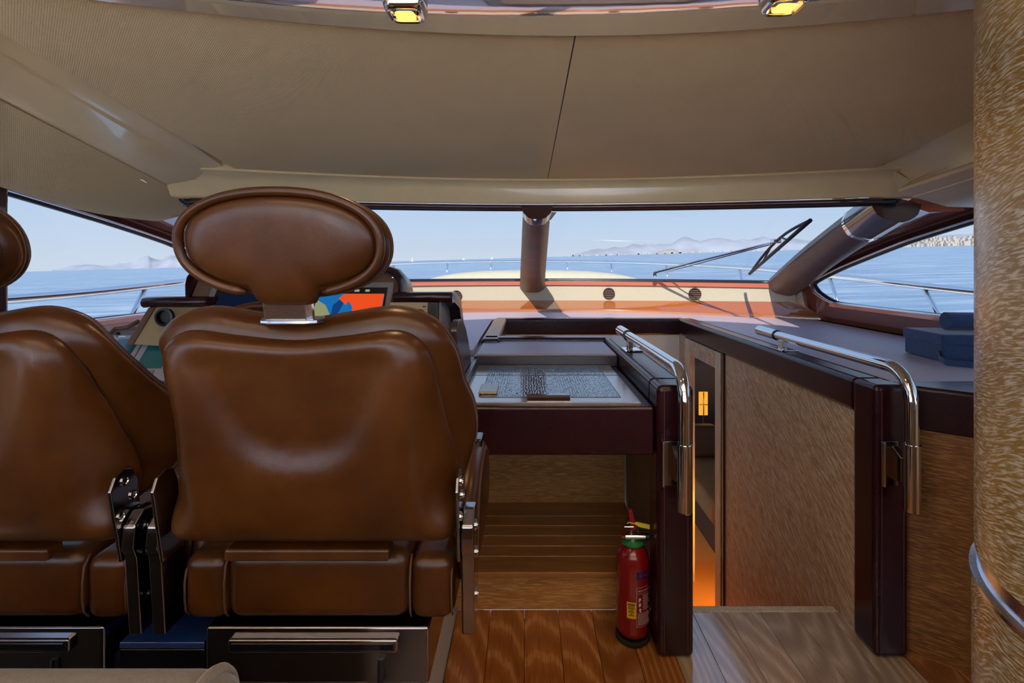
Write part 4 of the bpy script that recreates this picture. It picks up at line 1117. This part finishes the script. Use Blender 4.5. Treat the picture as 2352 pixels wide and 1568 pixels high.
# ================================================================== HELM CONSOLE
def console():
    r = thing('helm_console', (-1.0, 2.6, 0.0), 'helm console with screens, maroon leather hood and padded edges', 'console')
    MB().box(-1.70, -0.41, 2.55, 2.95, 0.0, 1.20).build('body', M['dkbrown'], r, bevel=0.005)
    MB().box(-1.70, -0.42, 2.44, 2.56, 0.0, 1.195).build('lower_front', M['croc'], r, bevel=0.004)
    # hood over the screens
    arch = [(-0.60, 1.33), (-0.598, 1.42), (-0.606, 1.455), (-0.63, 1.485), (-0.67, 1.500), (-0.74, 1.506), (-1.12, 1.508), (-1.51, 1.506), (-1.58, 1.500), (-1.62, 1.485), (-1.644, 1.455), (-1.652, 1.42), (-1.65, 1.33)]
    rings = []
    cx_ = -1.125
    for (Y, k, dz, th) in ((2.60, 0.955, -0.018, 0), (2.535, 0.96, -0.014, 0), (2.52, 0.985, -0.004, 0), (2.535, 1.0, 0.0, 0), (2.62, 1.0, 0.0, 0), (2.78, 0.99, -0.035, 0), (2.95, 0.96, -0.13, 0), (3.08, 0.93, -0.27, 0)):
        rings.append([Vector((cx_ + (x - cx_) * k, Y, 1.30 + (z - 1.30) * (k if z > 1.32 else 1) + dz)) for x, z in arch])
    MB().loft(rings, False, False).build('hood', M['maroon'], r, ang=60)
    # screen panel
    P = lambda x, z, o=0.0: Vector((x, 2.60 - (1.43 - z) * 0.65 - o * 0.84, z + o * 0.54))
    def slab(x0, x1, z0, z1, o, t=0.012): return MB().prism([P(x0, z0, o), P(x1, z0, o), P(x1, z1, o), P(x0, z1, o)], P(0, 1.2, t) - P(0, 1.2, 0))
    slab(-1.625, -0.615, 1.06, 1.462, 0.0).build('screen_panel', M['brown_trim'], r, bevel=0.004)
    for x in (-0.66, -0.79, -1.10, -1.56):
        MB().lathe([(0.007, 0.004), (0.007, -0.002), (0.004, -0.004), (0.001, -0.004)], P(x, 1.437, 0.014), 12, 'y').build('screw', M['chrome'], r)
    for i, (x0, x1) in enumerate(((-1.06, -0.645), (-1.535, -1.10))):
        b = slab(x0, x1, 1.08, 1.412, 0.010, 0.018).build('display', M['greybezel'], r, bevel=0.010, seg=3)
        X0, X1 = x0 + 0.035, x1 - 0.028
        slab(X0, X1, 1.105, 1.382, 0.0285, 0.002).build('glass', M['black_gloss'], b)
        e = 0.0310
        def flat(poly, name, mat): MB().add([P(x, z, e) for x, z in poly], [list(range(len(poly)))]).build(name, mat, b, smooth=False)
        scr = {'bar': emit('toolbar', (0.30, 0.36, 0.28), 0.9), 'red': emit('chart red', (0.80, 0.075, 0.015), 0.95), 'blue': emit('chart blue', (0.010, 0.14, 0.40), 0.95), 'deep': emit('chart deep', (0.006, 0.05, 0.20), 0.9), 'land': emit('chart land', (0.30, 0.32, 0.16), 0.85), 'dk': emit('chart dark', (0.004, 0.008, 0.022), 1.0)} if i == 0 else scr0
        if i == 0: scr0 = scr
        w = X1 - X0
        for a_, c_ in ((0.10, 0.32), (0.38, 0.50), (0.55, 0.62), (0.70, 0.76)):
            flat([(X0 + a_ * w, 1.362), (X0 + c_ * w, 1.362), (X0 + c_ * w, 1.372), (X0 + a_ * w, 1.372)], 'toolbar_box', scr['bar'])
        if i == 0:
            flat([(X0 + .03 * w, 1.12), (X1 - 0.01, 1.12), (X1 - 0.01, 1.352), (X0 + .06 * w, 1.352)], 'chart_water', scr['blue'])
            e = 0.0314
            flat([(X0 + .36 * w, 1.330), (X0 + .42 * w, 1.352), (X1 - 0.012, 1.352), (X1 - 0.012, 1.13), (X0 + .62 * w, 1.21), (X0 + .56 * w, 1.295), (X0 + .50 * w, 1.318), (X0 + .47 * w, 1.300)], 'chart_zone', scr['red'])
            flat([(X0 + .04 * w, 1.13), (X0 + .34 * w, 1.13), (X0 + .30 * w, 1.25), (X0 + .20 * w, 1.30), (X0 + .06 * w, 1.325)], 'chart_land', scr['land'])
            flat([(X0 + .30 * w, 1.24), (X0 + .40 * w, 1.27), (X0 + .44 * w, 1.31), (X0 + .38 * w, 1.325), (X0 + .30 * w, 1.30)], 'chart_shoal', scr['deep'])
        else:
            flat([(X0 + .02 * w, 1.12), (X1 - 0.01, 1.12), (X1 - 0.01, 1.352), (X0 + .02 * w, 1.352)], 'radar_field', scr['dk'])

    # padded edges either side of the hood
    def pad(x0, x1, z, nm):
        path = [(2.50, z - 0.045), (2.435, z - 0.045), (2.418, z - 0.035), (2.412, z - 0.018), (2.42, z - 0.004), (2.45, z + 0.002), (2.55, z + 0.0), (2.70, z - 0.04), (2.82, z - 0.12), (2.90, z - 0.24), (2.94, z - 0.38), (2.90, z - 0.38), (2.80, z - 0.20), (2.70, z - 0.09)]
        rings = []
        for i, (x, k) in enumerate(((x0 + 0.004, 0.9), (x0 + 0.012, 1.0), (x1 - 0.012, 1.0), (x1 - 0.004, 0.9))):
            cy = sum(p[0] for p in path) / len(path); 
            rings.append([Vector((x, y + (1 - k) * 0.06, zz - (1 - k) * 0.04)) for y, zz in path])
        MB().loft(rings).build(nm, M['maroon'], r, ang=50)
    pad(-0.622, -0.338, 1.378, 'edge_pad')
    pad(-1.79, -1.475, 1.356, 'edge_pad')
    # starboard instrument panel with two round fittings
    MB().box(-0.632, -0.455, 2.425, 2.45, 1.195, 1.334).build('instrument_panel', M['beige_panel'], r, bevel=0.002)
    MB().box(-0.455, -0.410, 2.418, 2.46, 1.19, 1.334).build('corner_strip', M['dkbrown'], r, bevel=0.003)
    for x, z in ((-0.498, 1.262), (-0.592, 1.258)):
        c = Vector((x, 2.424, z))
        g = MB().lathe([(0.030, 0.0), (0.041, 0.0), (0.041, -0.008), (0.037, -0.012), (0.031, -0.010), (0.029, -0.002), (0.027, 0.012), (0.001, 0.012)], c, 32, 'y').build('gauge', M['black'], r, ang=40)
        MB().lathe([(0.020, 0.009), (0.027, 0.009), (0.027, 0.005), (0.020, 0.005)], c, 32, 'y').build('inner_ring', M['black_gloss'], g)
    for x in (-0.466, -0.474):
        for z in (1.316, 1.210):
            MB().lathe([(0.003, 0.002), (0.003, -0.003), (0.001, -0.003)], Vector((x, 2.424, z)), 8, 'y').build('screw', M['chrome'], r)
    MB().prism([(-0.408, y, z) for y, z in ((2.45, 1.0), (2.45, 1.345), (2.55, 1.36), (2.70, 1.31), (2.80, 1.22), (2.88, 1.10), (2.90, 1.0))], (0.010, 0, 0)).build('end_panel', M['greybezel'], r)
    # round topped cheek next to the chart table
    ch = [(2.19, 0.80), (2.19, 1.228), (2.20, 1.245), (2.225, 1.262), (2.27, 1.270), (2.33, 1.266), (2.42, 1.245), (2.52, 1.20), (2.62, 1.13), (2.70, 1.06), (2.74, 1.0), (2.74, 0.80)]
    MB().prism([(-0.318, y, z) for y, z in ch], (0.030, 0, 0)).build('side_cheek', M['dkbrown'], r, bevel=0.004)
    MB().prism([(-0.415, y, z) for y, z in ((2.30, 0.8), (2.30, 1.12), (2.36, 1.19), (2.44, 1.20), (2.44, 0.8))], (0.097, 0, 0)).build('lower_cheek', M['dkbrown'], r, bevel=0.004)
    # port wing with beige panel and plotters
    MB().prism([A(352, 707, 2.43), A(486, 707, 2.43), A(470, 800, 2.30), A(302, 790, 2.30)], (0, 0.03, 0.01)).build('port_panel', M['beige_panel'], r)
    MB().prism([A(340, 707, 2.42), A(354, 707, 2.42), A(304, 792, 2.29), A(287, 792, 2.29)], (0, 0.04, 0.01)).build('port_strip', M['brown_trim'], r, bevel=0.003)
    c = A(378, 728, 2.345)
    MB().lathe([(0.030, 0.01), (0.041, 0.01), (0.041, -0.008), (0.031, -0.010), (0.027, 0.012), (0.001, 0.012)], c, 32, 'y').build('gauge', M['black'], r, ang=40)
    Yp = lambda py: lerp(2.46, 2.02, (py - 760) / 150)
    q0, q1 = A(330, 760, 2.46), A(330, 910, 2.02); qn = Vector((1, 0, 0)).cross((q0 - q1)).normalized()
    if qn.z < 0: qn = -qn
    def Q(px, py, d=0.0):
        v = A(px, py, 1.0) - Vector((0, 0, EYE)); e0 = Vector((0, 0, EYE))
        return e0 + v * ((q0 - e0).dot(qn) / v.dot(qn)) + qn * d
    def plate(pts, name, mat, d, t, par=r, bev=0.0):
        return MB().prism([Q(x, y, d) for x, y in pts], qn * t).build(name, mat, par, bevel=bev)
    plate([(250, 757), (450, 757), (380, 925), (150, 925)], 'wing_panel', M['brown_trim'], -0.02, 0.02, bev=0.003)
    MB().tube([Q(228, 790), Q(262, 756), Q(292, 752), Q(318, 738)], 0.012, 10).build('wing_edge', M['brown_trim'], r, ang=60)
    MB().lathe([(0.010, 0.0), (0.010, 0.006), (0.006, 0.010), (0.001, 0.010)], Q(270, 767, 0.0), 14).build('screw', M['black'], r)
    b1 = plate([(264, 774), (339, 774), (287, 862), (212, 862)], 'plotter', M['silverbezel'], 0.001, 0.010, bev=0.003)
    plate([(275, 783), (324, 783), (281, 851), (232, 851)], 'screen', M['lcd'], 0.0115, 0.001, b1)
    MB().tube([Q(269, 778, 0.0125), Q(272, 777, 0.0125)], 0.004, 8).build('badge', M['chrome'], b1)
    plate([(275, 776.5), (291, 776.5), (290, 778.5), (274, 778.5)], 'badge_print', M['chrome'], 0.0115, 0.0006, b1)
    for y in (787, 800):
        plate([(262 - (y - 787) * .6, y), (267 - (y - 787) * .6, y), (265 - (y - 787) * .6, y + 3), (260 - (y - 787) * .6, y + 3)], 'key', M['chrome'], 0.0115, 0.002, b1)
    b2 = plate([(341, 774), (420, 774), (385, 877), (281, 877)], 'plotter', M['silverbezel'], 0.001, 0.010, bev=0.003)
    plate([(352, 783), (410, 783), (372, 851), (311, 851)], 'screen', M['lcd_b'], 0.0115, 0.001, b2)
    for k in range(6):
        x = 302 + 9 * k
        plate([(x + 2, 856), (x + 9, 856), (x + 6.5, 863), (x - 1, 863)], 'key', M['greybezel'], 0.0115, 0.0015, b2)
    return r


console()


def wheel():
    c = Vector((-1.03, 1.90, 1.150)); Rw = 0.245
    r = thing('steering_wheel', c, 'brown leather rimmed steering wheel behind the helm seat back', 'steering wheel')
    ax = Vector((0, -0.8, 0.6)).normalized(); u = Vector((1, 0, 0)); v = ax.cross(u)
    MB().tube([c + (u * math.cos(t) + v * math.sin(t)) * Rw for t in [2 * math.pi * i / 48 for i in range(48)]], 0.017, 12, False, True).build('rim', M['leather'], r, ang=180)
    for k in range(3):
        t = math.pi / 2 + k * 2 * math.pi / 3 + math.pi
        MB().tube([c, c + (u * math.cos(t) + v * math.sin(t)) * Rw], 0.010, 8).build('spoke', M['brushed'], r)
    MB().tube([c + ax * 0.02, c - ax * 0.55], [0.05, 0.03], 20).build('hub', M['black'], r)


wheel()


# ================================================================== HELM CHAIRS
def cr_loop(pts, n=6):
    k = len(pts); out = []
    for i in range(k):
        p0, p1, p2, p3 = [Vector(pts[(i + d) % k]) for d in (-1, 0, 1, 2)]
        for q in range(n):
            t = q / n
            out.append(0.5 * ((2 * p1) + (p2 - p0) * t + (2 * p0 - 5 * p1 + 4 * p2 - p3) * t * t + (3 * p1 - p0 - 3 * p2 + p3) * t ** 3))
    return out


def mirror(half):
    "half outline from bottom centre to top centre on the right side"
    return half + [(-x, z) for x, z in half[-2:0:-1]]


def BP(u, z, d):
    return Vector((u, -(z - 0.9) * 0.227 + d, z))


def pillow(outline, c, db, df, nr=22, mapf=BP):
    c = Vector(c); rings = []
    rb = [math.sin(math.pi / 2 * i / nr) for i in range(1, nr + 1)]
    for r in rb:
        rings.append([mapf(*(c + (p - c) * r), db(r, *(c + (p - c) * r))) for p in outline])
    for r in rb[::-1]:
        if r > 0.25: rings.append([mapf(*(c + (p - c) * r), df(r, *(c + (p - c) * r))) for p in outline])
    return MB().loft(rings)


def sstep(a, b, x):
    t = max(0.0, min(1.0, (x - a) / (b - a))); return t * t * (3 - 2 * t)


def make_chair(label):
    r = thing('helm_chair', (0, 0, 0), label, 'chair', 'brown leather helm chairs')
    # front cushion, seen as a padded rim round the shell
    rim = cr_loop(mirror([(0, .95), (.16, .95), (.26, .955), (.305, .985), (.325, 1.03), (.340, 1.10), (.336, 1.165), (.320, 1.235), (.316, 1.30), (.302, 1.352), (.264, 1.395), (.19, 1.417), (.09, 1.404), (0, 1.392)]))
    wing = lambda u, z: sstep(1.37, 1.16, z) * sstep(0.93, 1.03, z)
    fb = lambda q, u, z: 0.14 * sstep(0.21, 0.345, abs(u)) * wing(u, z) + 0.085 - 0.058 * (1 - min(q, 1) ** 9) ** 0.5
    ff = lambda q, u, z: 0.14 * sstep(0.21, 0.345, abs(u)) * wing(u, z) + 0.085 + 0.055 * (1 - min(q, 1) ** 7) ** 0.5
    cu = pillow(rim, (0, 1.17), fb, ff, 18).build('back_cushion', M['leather'], r, ang=180)
    # shell
    sh = cr_loop(mirror([(0, .903), (.15, .903), (.26, .904), (.298, .912), (.309, .945), (.312, 1.03), (.305, 1.09), (.290, 1.15), (.279, 1.23), (.274, 1.295), (.256, 1.346), (.205, 1.374), (.10, 1.363), (0, 1.354)]))

    def shell_d(q, u, z):
        zu = 1.103 + 0.24 * (abs(u) / 0.2) ** 3.2; sl_ = 3.84 * (abs(u) / 0.2) ** 2.2
        dist = (z - zu) / math.sqrt(1 + sl_ * sl_)
        scoop = sstep(-0.045, 0.045, dist) * 0.023 * sstep(1.372, 1.30, z)
        ridge = math.exp(-((dist + 0.018) / 0.020) ** 2) * 0.0015
        low = 0.012 * sstep(1.10, 0.93, z) * (1 - abs(u) / 0.4)
        return 0.06 * sstep(0.215, 0.315, abs(u)) * wing(u, z) + 0.040 - 0.062 * (1 - min(q, 1) ** 8) ** 0.5 + (scoop - ridge - low * 0.6) * (1 - q ** 6)
    pillow(sh, (0, 1.13), shell_d, lambda q, u, z: 0.045 + 0.06 * sstep(0.215, 0.315, abs(u)) * wing(u, z), 34).build('back_shell', M['leather'], r, ang=180)
    n = len(rim)
    for off in (0.088, 0.097):
        MB().tube([BP(p.x * 1.001, 1.17 + (p.y - 1.17) * 1.001, off + 0.14 * sstep(0.21, 0.345, abs(p.x)) * wing(p.x, p.y)) for p in rim[8 * 2:n - 8 * 2]], 0.0016, 5).build('seam', M['stitch'], cu, ang=180)
    # headrest
    hr = []
    for i in range(72):
        t = 2 * math.pi * i / 72 - math.pi / 2
        c_, s_ = math.cos(t), math.sin(t)
        hr.append(Vector((0.197 * math.copysign(abs(c_) ** 0.90, c_), 1.542 + 0.1035 * math.copysign(abs(s_) ** 0.90, s_))))
    h = pillow(hr, (0, 1.542), lambda q, u, z: 0.055 - 0.052 * (1 - min(q, 1) ** 9) ** 0.5, lambda q, u, z: 0.055 + 0.062 * (1 - min(q, 1) ** 4) ** 0.5, 16).build('headrest', M['leather'], r, ang=180)
    hp = []
    for i in range(72):
        t = 2 * math.pi * i / 72 - math.pi / 2; c_, s_ = math.cos(t), math.sin(t)
        u = 0.1815 * math.copysign(abs(c_) ** 0.90, c_); z = 1.543 + 0.0890 * math.copysign(abs(s_) ** 0.90, s_)
        if s_ < 0: z -= 0.030 * sstep(0.068, 0.050, abs(u))
        hp.append(Vector((u, z)))
    pillow(hp, (0, 1.545), lambda q, u, z: 0.022 - 0.034 * (1 - min(q, 1) ** 7) ** 0.5, lambda q, u, z: 0.024, 20).build('back_panel', M['leather'], h, ang=180)
    hc = [p for p in hr if not (abs(p.x) < 0.062 and p.y < 1.5)]
    k0 = max(range(len(hc)), key=lambda i: (hc[i] - hc[i - 1]).length)
    hc = hc[k0:] + hc[:k0]
    MB().tube([BP(p.x * 0.960, 1.542 + (p.y - 1.542) * 0.925, 0.007) for p in hc], [0.003] + [0.0090] * (len(hc) - 2) + [0.004], 10).build('rolled_edge', M['leather'], h, ang=180)
    for s in (0.060, 0.068):
        MB().tube([BP(p.x * 1.001, 1.542 + (p.y - 1.542) * 1.002, s) for p in hr], 0.0016, 5, False, True).build('seam', M['stitch'], h, ang=180)
    MB().prism([BP(-0.051, 1.385, 0.020), BP(0.030, 1.385, 0.020), BP(0.034, 1.452, 0.016), BP(-0.050, 1.452, 0.016)], (0, 0.016, 0.003)).build('headrest_bracket', M['brushed'], r, bevel=0.002)
    MB().prism([BP(0.030, 1.388, 0.022), BP(0.040, 1.388, 0.030), BP(0.042, 1.452, 0.026), BP(0.034, 1.452, 0.018)], (0, 0.010, 0.002)).build('bracket_edge', M['chrome'], r)
    sl2 = [(-0.066, 0.035), (-0.060, 0.018), (-0.04, 0.012), (0.03, 0.012), (0.052, 0.018), (0.060, 0.035), (0.052, 0.060), (-0.058, 0.060)]
    MB().prism([BP(u, 1.386 + d * 0.10, d) for u, d in sl2], (0, 0.0, 0.008)).build('bracket_plate', M['chrome_dk'], r, bevel=0.002)
    # seat
    st_ = MB().box(-.204, .204, .035, .57, .716, .872).build('seat', M['leather'], r, bevel=0.034, seg=5)
    for s in (-1, 1):
        a, b = sorted((s * .203, s * .302))
        MB().box(a, b, .040, .55, .712, .858).build('seat_bolster', M['leather'], r, bevel=0.030, seg=5)
        for u in (0.205, 0.290):
            p = [(s * u, .06, .855 if u < .25 else .838), (s * u, .043, .835 if u < .25 else .82), (s * u, .038, .80), (s * u, .0385, .76), (s * u, .042, .735), (s * u, .055, .718)]
            if u > .25: p = [(q[0] + s * 0.006, q[1] + 0.006, q[2]) for q in p]
            MB().tube(p, 0.0026, 6).build('seam', M['stitch'], st_, ang=180)
        # thigh bolster standing up beside the seat
        ol = cr_loop([(.13, .755), (.32, .745), (.50, .76), (.575, .83), (.55, .93), (.46, .985), (.36, 1.000), (.25, .985), (.16, .93), (.115, .84)], 4)
        f = lambda y, z, d: Vector((s * (0.312 + d), y, z))
        bo = pillow(ol, (.34, .87), lambda q, y, z: 0.036 * (1 - min(q, 1) ** 4) ** 0.5 + 0.004, lambda q, y, z: -0.036 * (1 - min(q, 1) ** 4) ** 0.5 - 0.004, 10, f).build('arm_bolster', M['leather'], r, ang=180)
        cxy = Vector((.34, .87))
        for k_ in (0.80, 0.84):
            MB().tube([f(*(cxy + (p - cxy) * k_), 0.036 * (1 - k_ ** 4) ** 0.5 + 0.005) for p in ol[16:40]], 0.0016, 5).build('seam', M['stitch'], bo, ang=180)
        MB().prism([f(.24, .90, .040), f(.27, .905, .040), f(.268, .885, .042), f(.242, .88, .042)], (s * 0.002, 0, 0)).build('maker_tag', M['leather_dk'], bo)
        MB().box(*sorted((s * .300, s * .336)), .36, .43, .985, 1.012).build('buckle', M['black_gloss'], bo, bevel=0.006, seg=3)
        # hinge
        up = [(.000, .868), (.070, .868), (.048, 1.030), (.034, 1.058), (.010, 1.066), (-.016, 1.056), (-.030, 1.030)]
        pt = MB().prism([(s * .313, y, z) for y, z in up], (s * .008, 0, 0)).build('hinge_plate', M['chrome_dk'], r, bevel=0.003)
        for y, z in ((.008, 1.040), (.032, 1.000), (-.002, .968)):
            MB().lathe([(0.010, 0.0), (0.010, s * 0.003), (0.007, s * 0.004), (0.006, s * 0.002), (0.001, s * 0.002)], (s * .321, y, z), 16, 'x').build('bolt', M['chrome'], pt, ang=40)
        lo = [(.018, .700), (.105, .700), (.112, .86), (.100, .93), (.070, .968), (.030, .972), (.000, .945), (-.006, .90), (.000, .885), (.004, .875)]
        pb = MB().prism([(s * .3215, y, z) for y, z in lo], (s * .028, 0, 0)).build('hinge_arm', M['chrome_dk'], r, bevel=0.005, seg=3)
        for y, z in ((.050, .925), (.06, .86), (.062, .765)):
            MB().lathe([(0.012, 0.0), (0.012, s * 0.002), (0.009, s * 0.003), (0.008, s * 0.001), (0.001, s * 0.001)], (s * .350, y, z), 18, 'x').build('bolt', M['chrome'], pb, ang=40)
    MB().box(-.178, .172, -0.012, 0.03, .876, .902).build('lumbar_flap', M['leather'], r, bevel=0.006, seg=3)
    # steel base
    bs = MB().box(-.252, .246, .045, .50, .572, .700).build('base', M['chrome_dk'], r, bevel=0.008, seg=3)
    MB().box(-.195, .180, .030, .055, .650, .682).build('rear_bar', M['chrome_dk'], bs, bevel=0.007, seg=3)
    MB().box(-.185, .170, .028, .032, .660, .674).build('bar_recess', M['black_gloss'], bs, bevel=0.001)
    MB().tube([(.140, .043, .632), (.140, .040, .585)], 0.0075, 12).build('lever_slot', M['black'], bs)
    MB().lathe([(0.20, .331), (0.20, .344), (0.11, .345), (0.11, .58)], (0, .27, 0), 40).build('pedestal', M['chrome_dk'], r, ang=40)
    return r


c1 = make_chair('brown leather helm chair behind the chart screen, next to the chart table')
c2 = copy_tree(c1)
c1.location = (-0.461, 1.115, 0); c2.location = (-1.184, 1.115, 0)
c2['label'] = 'brown leather helm chair beside the port window'

pd = MB().box(-1.95, -0.300, 1.02, 2.20, 0.0, 0.33)
tag(pd.build('helm_plinth', M['carpet'], bevel=0.02, seg=3), 'beige carpeted plinth carrying the helm chairs', 'plinth')
cb = thing('seat_locker', (-0.82, 1.4, 0.33), 'dark glossy locker on the plinth between the helm chairs', 'locker')
MB().box(-0.918, -0.722, 1.175, 1.70, 0.33, 0.64).build('body', M['black_gloss'], cb, bevel=0.006)
MB().box(-0.916, -0.724, 1.175, 1.70, 0.64, 0.655).build('lid', plain('lid sky reflection tint', (0.02, 0.06, 0.24), 0.08, coat=1.0), cb, bevel=0.003)  # blue base colour stands in for sky reflected on the lid

# sofa at the lower left
def sofa():
    r = thing('sofa', (-1.2, 0.6, 0), 'taupe velvet sofa with a piped rolled back behind the helm chairs', 'sofa')
    prof = []
    for i in range(25):
        a = math.pi * i / 24
        prof.append((0.755 + 0.085 * math.cos(a), 0.81 + 0.088 * math.sin(a)))
    prof = [(0.84, 0.25)] + prof + [(0.67, 0.25)]
    rings = []
    for x, k in ((-2.0, 1.0), (-0.50, 1.0), (-0.470, 0.985), (-0.455, 0.95), (-0.450, 0.88)):
        rings.append([Vector((x, 0.755 + (y - 0.755) * k, 0.75 + (z - 0.75) * k if z > 0.5 else z)) for y, z in prof])
    MB().loft(rings).build('back_cushion', M['velvet'], r, ang=50)
    MB().tube([Vector((-0.468, y, z)) for y, z in prof[1:-1]], 0.008, 8).build('piping', M['velvet'], r, ang=180)
    MB().box(-2.0, -0.47, 0.05, 0.68, 0.28, 0.45).build('seat_cushion', M['velvet'], r, bevel=0.05, seg=4)
    MB().box(-2.0, -0.49, 0.02, 0.82, 0.0, 0.28).build('base', M['dkbrown'], r, bevel=0.005)


sofa()

# ================================================================== CABIN BELOW
bd = thing('bed', (2.3, 4.9, -1.08), 'bed with a plain sand coverlet in the cabin below', 'bed')
MB().box(1.70, 2.49, 4.40, 6.30, -1.08, -0.80).build('base', M['dkbrown'], bd)
MB().box(1.64, 2.49, 4.38, 6.30, -0.80, -0.60).build('mattress', plain('coverlet', (0.24, 0.13, 0.05), 0.9, var=0.1, vscale=6), bd, bevel=0.06, seg=4)
cu_ = thing('cushion', (2.0, 5.9, -0.6), 'dark quilted cushion on the bed below', 'cushion')
rows = []
MB().box(1.78, 2.12, 5.72, 5.88, -0.60, -0.25).build('pad', plain('quilted dark', (0.05, 0.028, 0.022), 0.8, bump=0.8, bscale=40), cu_, bevel=0.06, seg=4)
lp_ = thing('bedside_lamp', (2.06, 6.1, -0.6), 'small amber bedside lamp glowing behind the bed', 'lamp')
MB().box(2.03, 2.13, 6.12, 6.14, -0.24, 0.03).build('shade', emit('amber shade', (1.0, 0.34, 0.03), 1.2), lp_)
MB().tube([(2.08, 6.11, -0.24), (2.08, 6.11, -0.60)], 0.015, 10).build('stem', M['black'], lp_)
MB().box(2.075, 2.085, 6.108, 6.118, -0.24, 0.03).build('mullion', M['black'], lp_, smooth=False)
MB().box(2.03, 2.13, 6.108, 6.118, -0.12, -0.11).build('crossbar', M['black'], lp_, smooth=False)
for nm, loc, en, colr in (('lamp_glow', (0.03, -0.08, 0.50), 1.6, (1.0, 0.45, 0.12)),):
    l = bpy.data.lights.new(nm, 'POINT'); l.energy = en; l.color = colr; l.shadow_soft_size = 0.05
    lo = bpy.data.objects.new(nm, l); COL.objects.link(lo); lo.parent = lp_; lo.location = loc
sx = thing('step_light', (1.45, 4.1, -0.55), 'small amber step light on the cabin door jamb', 'lamp')
MB().box(1.385, 1.40, 3.72, 3.80, -0.60, -0.55).build('lens', emit('step lens', (1.0, 0.35, 0.05), 1.5), sx)
l = bpy.data.lights.new('step_glow', 'POINT'); l.energy = 14; l.color = (1.0, 0.42, 0.06); l.shadow_soft_size = 0.05
lo = bpy.data.objects.new('step_glow', l); COL.objects.link(lo); lo.parent = sx; lo.location = (0.04, -0.25, -0.05)
w = MB().box(1.42, 2.6, 4.95, 6.7, 0.95, 1.0); tag(w.build('ceiling_cabin', M['dkbrown']), 'dark ceiling of the cabin below', 'ceiling', kind='structure')
w = MB().box(2.50, 2.53, 2.3, 6.75, -1.1, 0.98); tag(w.build('wall_cabin', M['lacquer_dk']), 'dark panelling of the cabin below', 'wall', kind='structure')
